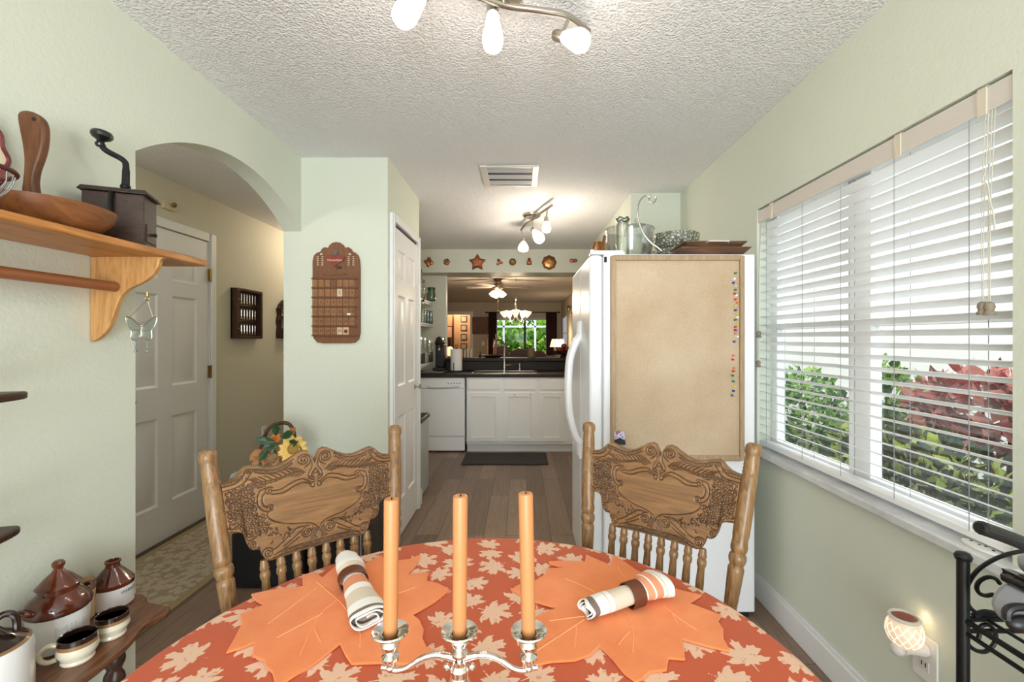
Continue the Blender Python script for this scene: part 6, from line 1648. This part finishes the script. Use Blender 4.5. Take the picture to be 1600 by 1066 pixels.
# lit globe lamp behind the paper towels
X=onbar(703); t=thing('globe_lamp',(X,6.13,ZB),'small warm-lit oval lamp on the bar behind the paper towel roll','lamp')
b=MB(); b.sphere((X,6.13,ZB+.08),.05,(1.0,1,1.4)); b.build('glowing_shade',glow('warm_globe',(255,196,130),1.5),t); MB().lathe([(.04,0),(.04,.012),(.02,.02),(0,.02)],(X,6.13,ZB),18).build('base',MT['cherry'],t)
X=onbar(750); b=MB(); b.lathe([(.018,0),(.022,.01),(.008,.04),(.006,.07),(0,.09)],(X,6.15,ZB),14); tag(b.build('figurine',MT['cherry']),'tiny dark figurine on the bar right of the books','figurine')
b=MB(); X=onbar(830); b.lathe([(.05,0),(.055,.01),(.05,.12),(.052,.125),(.046,.12),(.044,.02),(0,.015)],(X,6.18,ZB),20); tag(b.build('tan_canister',M('tan_ceramic',(140,118,90),.5)),'tan canister on the bar right of the faucet','canister')
# fruit bowl
X=onbar(881,6.1); t=thing('fruit_bowl',(X,6.1,ZB),'dark wooden pedestal bowl of apples at the right end of the bar','bowl')
b=MB(); b.lathe([(.06,0),(.06,.01),(.035,.02),(.04,.035),(.10,.05),(.125,.09),(.12,.092),(.09,.06),(0,.045)],(X,6.1,ZB),32); b.build('bowl',MT['cherry'],t)
apm=M('apple_red',(140,52,40),.3,c2=(110,40,30),vscale=20)
for i,(dx,dy,dz,l) in enumerate(((-.055,-.02,.105,'left apple'),(.05,-.03,.105,'right apple'),(0,.05,.108,'rear apple'),(0,-.01,.155,'top apple'))):
    b=MB(); b.sphere((X+dx,6.1+dy,ZB+dz),.038,(1,1,.9)); tag(b.build('apple',apm),f'{l} in the dark bowl on the bar','apple','apples in the bowl')
# lamps on a side cabinet by the right wall
t=thing('side_cabinet',(.95,11.6,0),'dark side cabinet by the right living-room wall','cabinet')
MB().box(.55,1.20,11.3,12.0,.02,.86).build('body',MT['cherry'],t,bevel=.01); MB().box(.53,1.205,11.28,12.02,.86,.89).build('top',MT['cherry'],t,bevel=.004)
lampm=glow('lamp_fabric',(255,222,180),1.5)
for i,(x,Y,s_) in enumerate(((867,11.5,1.0),(877,11.8,.8))):
    X=(x-VX)*Y/F; t=thing('table_lamp',(X,Y,.89),['larger lit table lamp on the side cabinet beyond the bar','smaller lit table lamp behind the larger one on the side cabinet'][i],'lamp','lit lamps on the side cabinet')
    zt_=at(0,530,Y).z
    b=MB(); b.lathe([(.06,0),(.06,.015),(.02,.03),(.035,.10),(.045,.14),(.02,.20),(.01,.24),(.008,zt_-.89-.12),(0,zt_-.89-.1)],(X,Y,.8905),22); b.build('base',MT['walnut_d'],t)
    b=MB(); b.lathe([(.13*s_,zt_-.2),(.075*s_,zt_),(.072*s_,zt_),(.127*s_,zt_-.2)],(X,Y,0),28); b.build('lamp_shade',lampm,t)
# wall sconce and window on the right living wall
Y=8.3; q=at(886,482,Y)
t=thing('crystal_sconce',(1.15,Y,q.z),'clear glass candle sconce on the right wall beyond the pass-through','sconce')
b=MB(); b.lathe([(0,0),(.05,.0),(.05,.015),(0,.02)],n=20,xf=frame((1.209,10.6,1.95),(0,1,0),(0,0,1),(-1,0,0)))
b.build('back_plate',MT['silver'],t)
for dy in (-.12,0,.12):
    b=MB(); b.tube(crom([(1.19,10.6,1.95),(1.12,10.6+dy*.6,1.90),(1.10,10.6+dy,1.95),(1.10,10.6+dy,1.99)],5),.008,8); b.lathe([(.02,0),(.035,.03),(.045,.12),(.042,.12),(.03,.03),(0,.01)],(1.10,10.6+dy,1.99),18); b.build('glass_arm',MT['glass_bowl'],t)
w=thing('window_3',(1.2,12.8,1.0),'narrow shuttered window with a glowing blue pane on the right living-room wall','window'); w['kind']='structure'
b=MB(); b.box(1.195,1.209,12.35,13.45,1.02,1.05); b.box(1.195,1.209,12.35,13.45,1.93,1.96)
for k in range(5): b.box(1.195,1.209,12.35+k*.265,12.39+k*.265,1.05,1.93)
b.box(1.197,1.207,12.39,13.41,1.47,1.50)
b.build('window_frame',M('shutter_white',(226,230,236),.4),w)
MB().box(1.204,1.2085,12.39,13.41,1.05,1.93).build('pane',glow('glowing_pane',(150,180,220),.55),w)  # pane glows by itself on the solid wall, standing in for daylight

# ================================================================== light
def area(name,loc,rot,sx,sy,power,col=(1,1,1)):
    l=bpy.data.lights.new(name,'AREA'); l.shape='RECTANGLE'; l.size=sx; l.size_y=sy; l.energy=power; l.color=col
    o=bpy.data.objects.new(name,l); COL.objects.link(o); o.location=loc; o.rotation_euler=rot; o['kind']='helper'; return o
def point(name,loc,power,col=(1,.82,.62),r=.04):
    l=bpy.data.lights.new(name,'POINT'); l.energy=power; l.color=col; l.shadow_soft_size=r
    o=bpy.data.objects.new(name,l); COL.objects.link(o); o.location=loc; o['kind']='helper'; return o
# added fill light in the unseen opening behind the photographer
area('rear_fill',(.25,-2.50,1.05),(PI/2+.15,0,.55),1.5,1.9,L_REAR,(.86,.95,1.0))
# fixtures
for q in (hp2(770,80,1.42),hp2(921,68,1.43),hp2(622,38,1.27)): point('table_lamp_bulb',(q[0],q[1],q[2]-.08),L_TRACK,(1,.90,.78),.035)
for q in (hp2(854,366,3.72),hp2(846,379,3.88),hp2(817.5,396,4.37)): point('kitchen_lamp_bulb',(q[0],q[1],q[2]-.08),L_KIT,(1,.86,.70),.04)
point('fan_bulb',(f0.x,FY,zh-.25),L_FAN,(1,.80,.58),.08)
point('chandelier_bulb',(h0.x,HY,zb+.26),L_CHAND,(1,.78,.54),.08)
point('hall_bulb',(-1.9,4.6,2.28),L_HALL,(1,.82,.62),.07)
point('hall_bulb_near',(-1.95,1.6,2.25),L_HALL2,(1,.95,.9),.07)
point('bedroom_bulb',(-2.2,14.7,2.2),L_BED,(1,.72,.5),.1)
point('warmer_bulb',(1.188,1.363,.49),L_WARM,(1,.76,.52),.012)
point('side_lamp_bulb',(.9,11.5,1.45),L_SIDE,(1,.78,.55),.08)
W=bpy.data.worlds.new('World'); SC.world=W; W.use_nodes=True
bg=W.node_tree.nodes['Background']; bg.inputs['Color'].default_value=(.93,.97,1.0,1); bg.inputs['Strength'].default_value=L_SKY

# ================================================================== camera
cd=bpy.data.cameras.new('Camera'); cam=bpy.data.objects.new('Camera',cd); COL.objects.link(cam); SC.camera=cam
cd.sensor_width=36; cd.lens=16; cd.shift_x=-16/1600; cd.shift_y=-3/1600; cd.clip_start=.02
cam.location=(0,0,EYE); cam.rotation_euler=(PI/2,0,0)
vs_=SC.view_settings; vs_.view_transform='Standard'; vs_.look='None'; vs_.exposure=EXPO; vs_.gamma=1.0
vs_.use_curve_mapping=False
cy=SC.cycles; cy.max_bounces=10; cy.diffuse_bounces=6; cy.glossy_bounces=4; cy.transparent_max_bounces=16; cy.transmission_bounces=8
cy.caustics_reflective=False; cy.caustics_refractive=False; cy.sample_clamp_indirect=6; cy.use_denoising=True
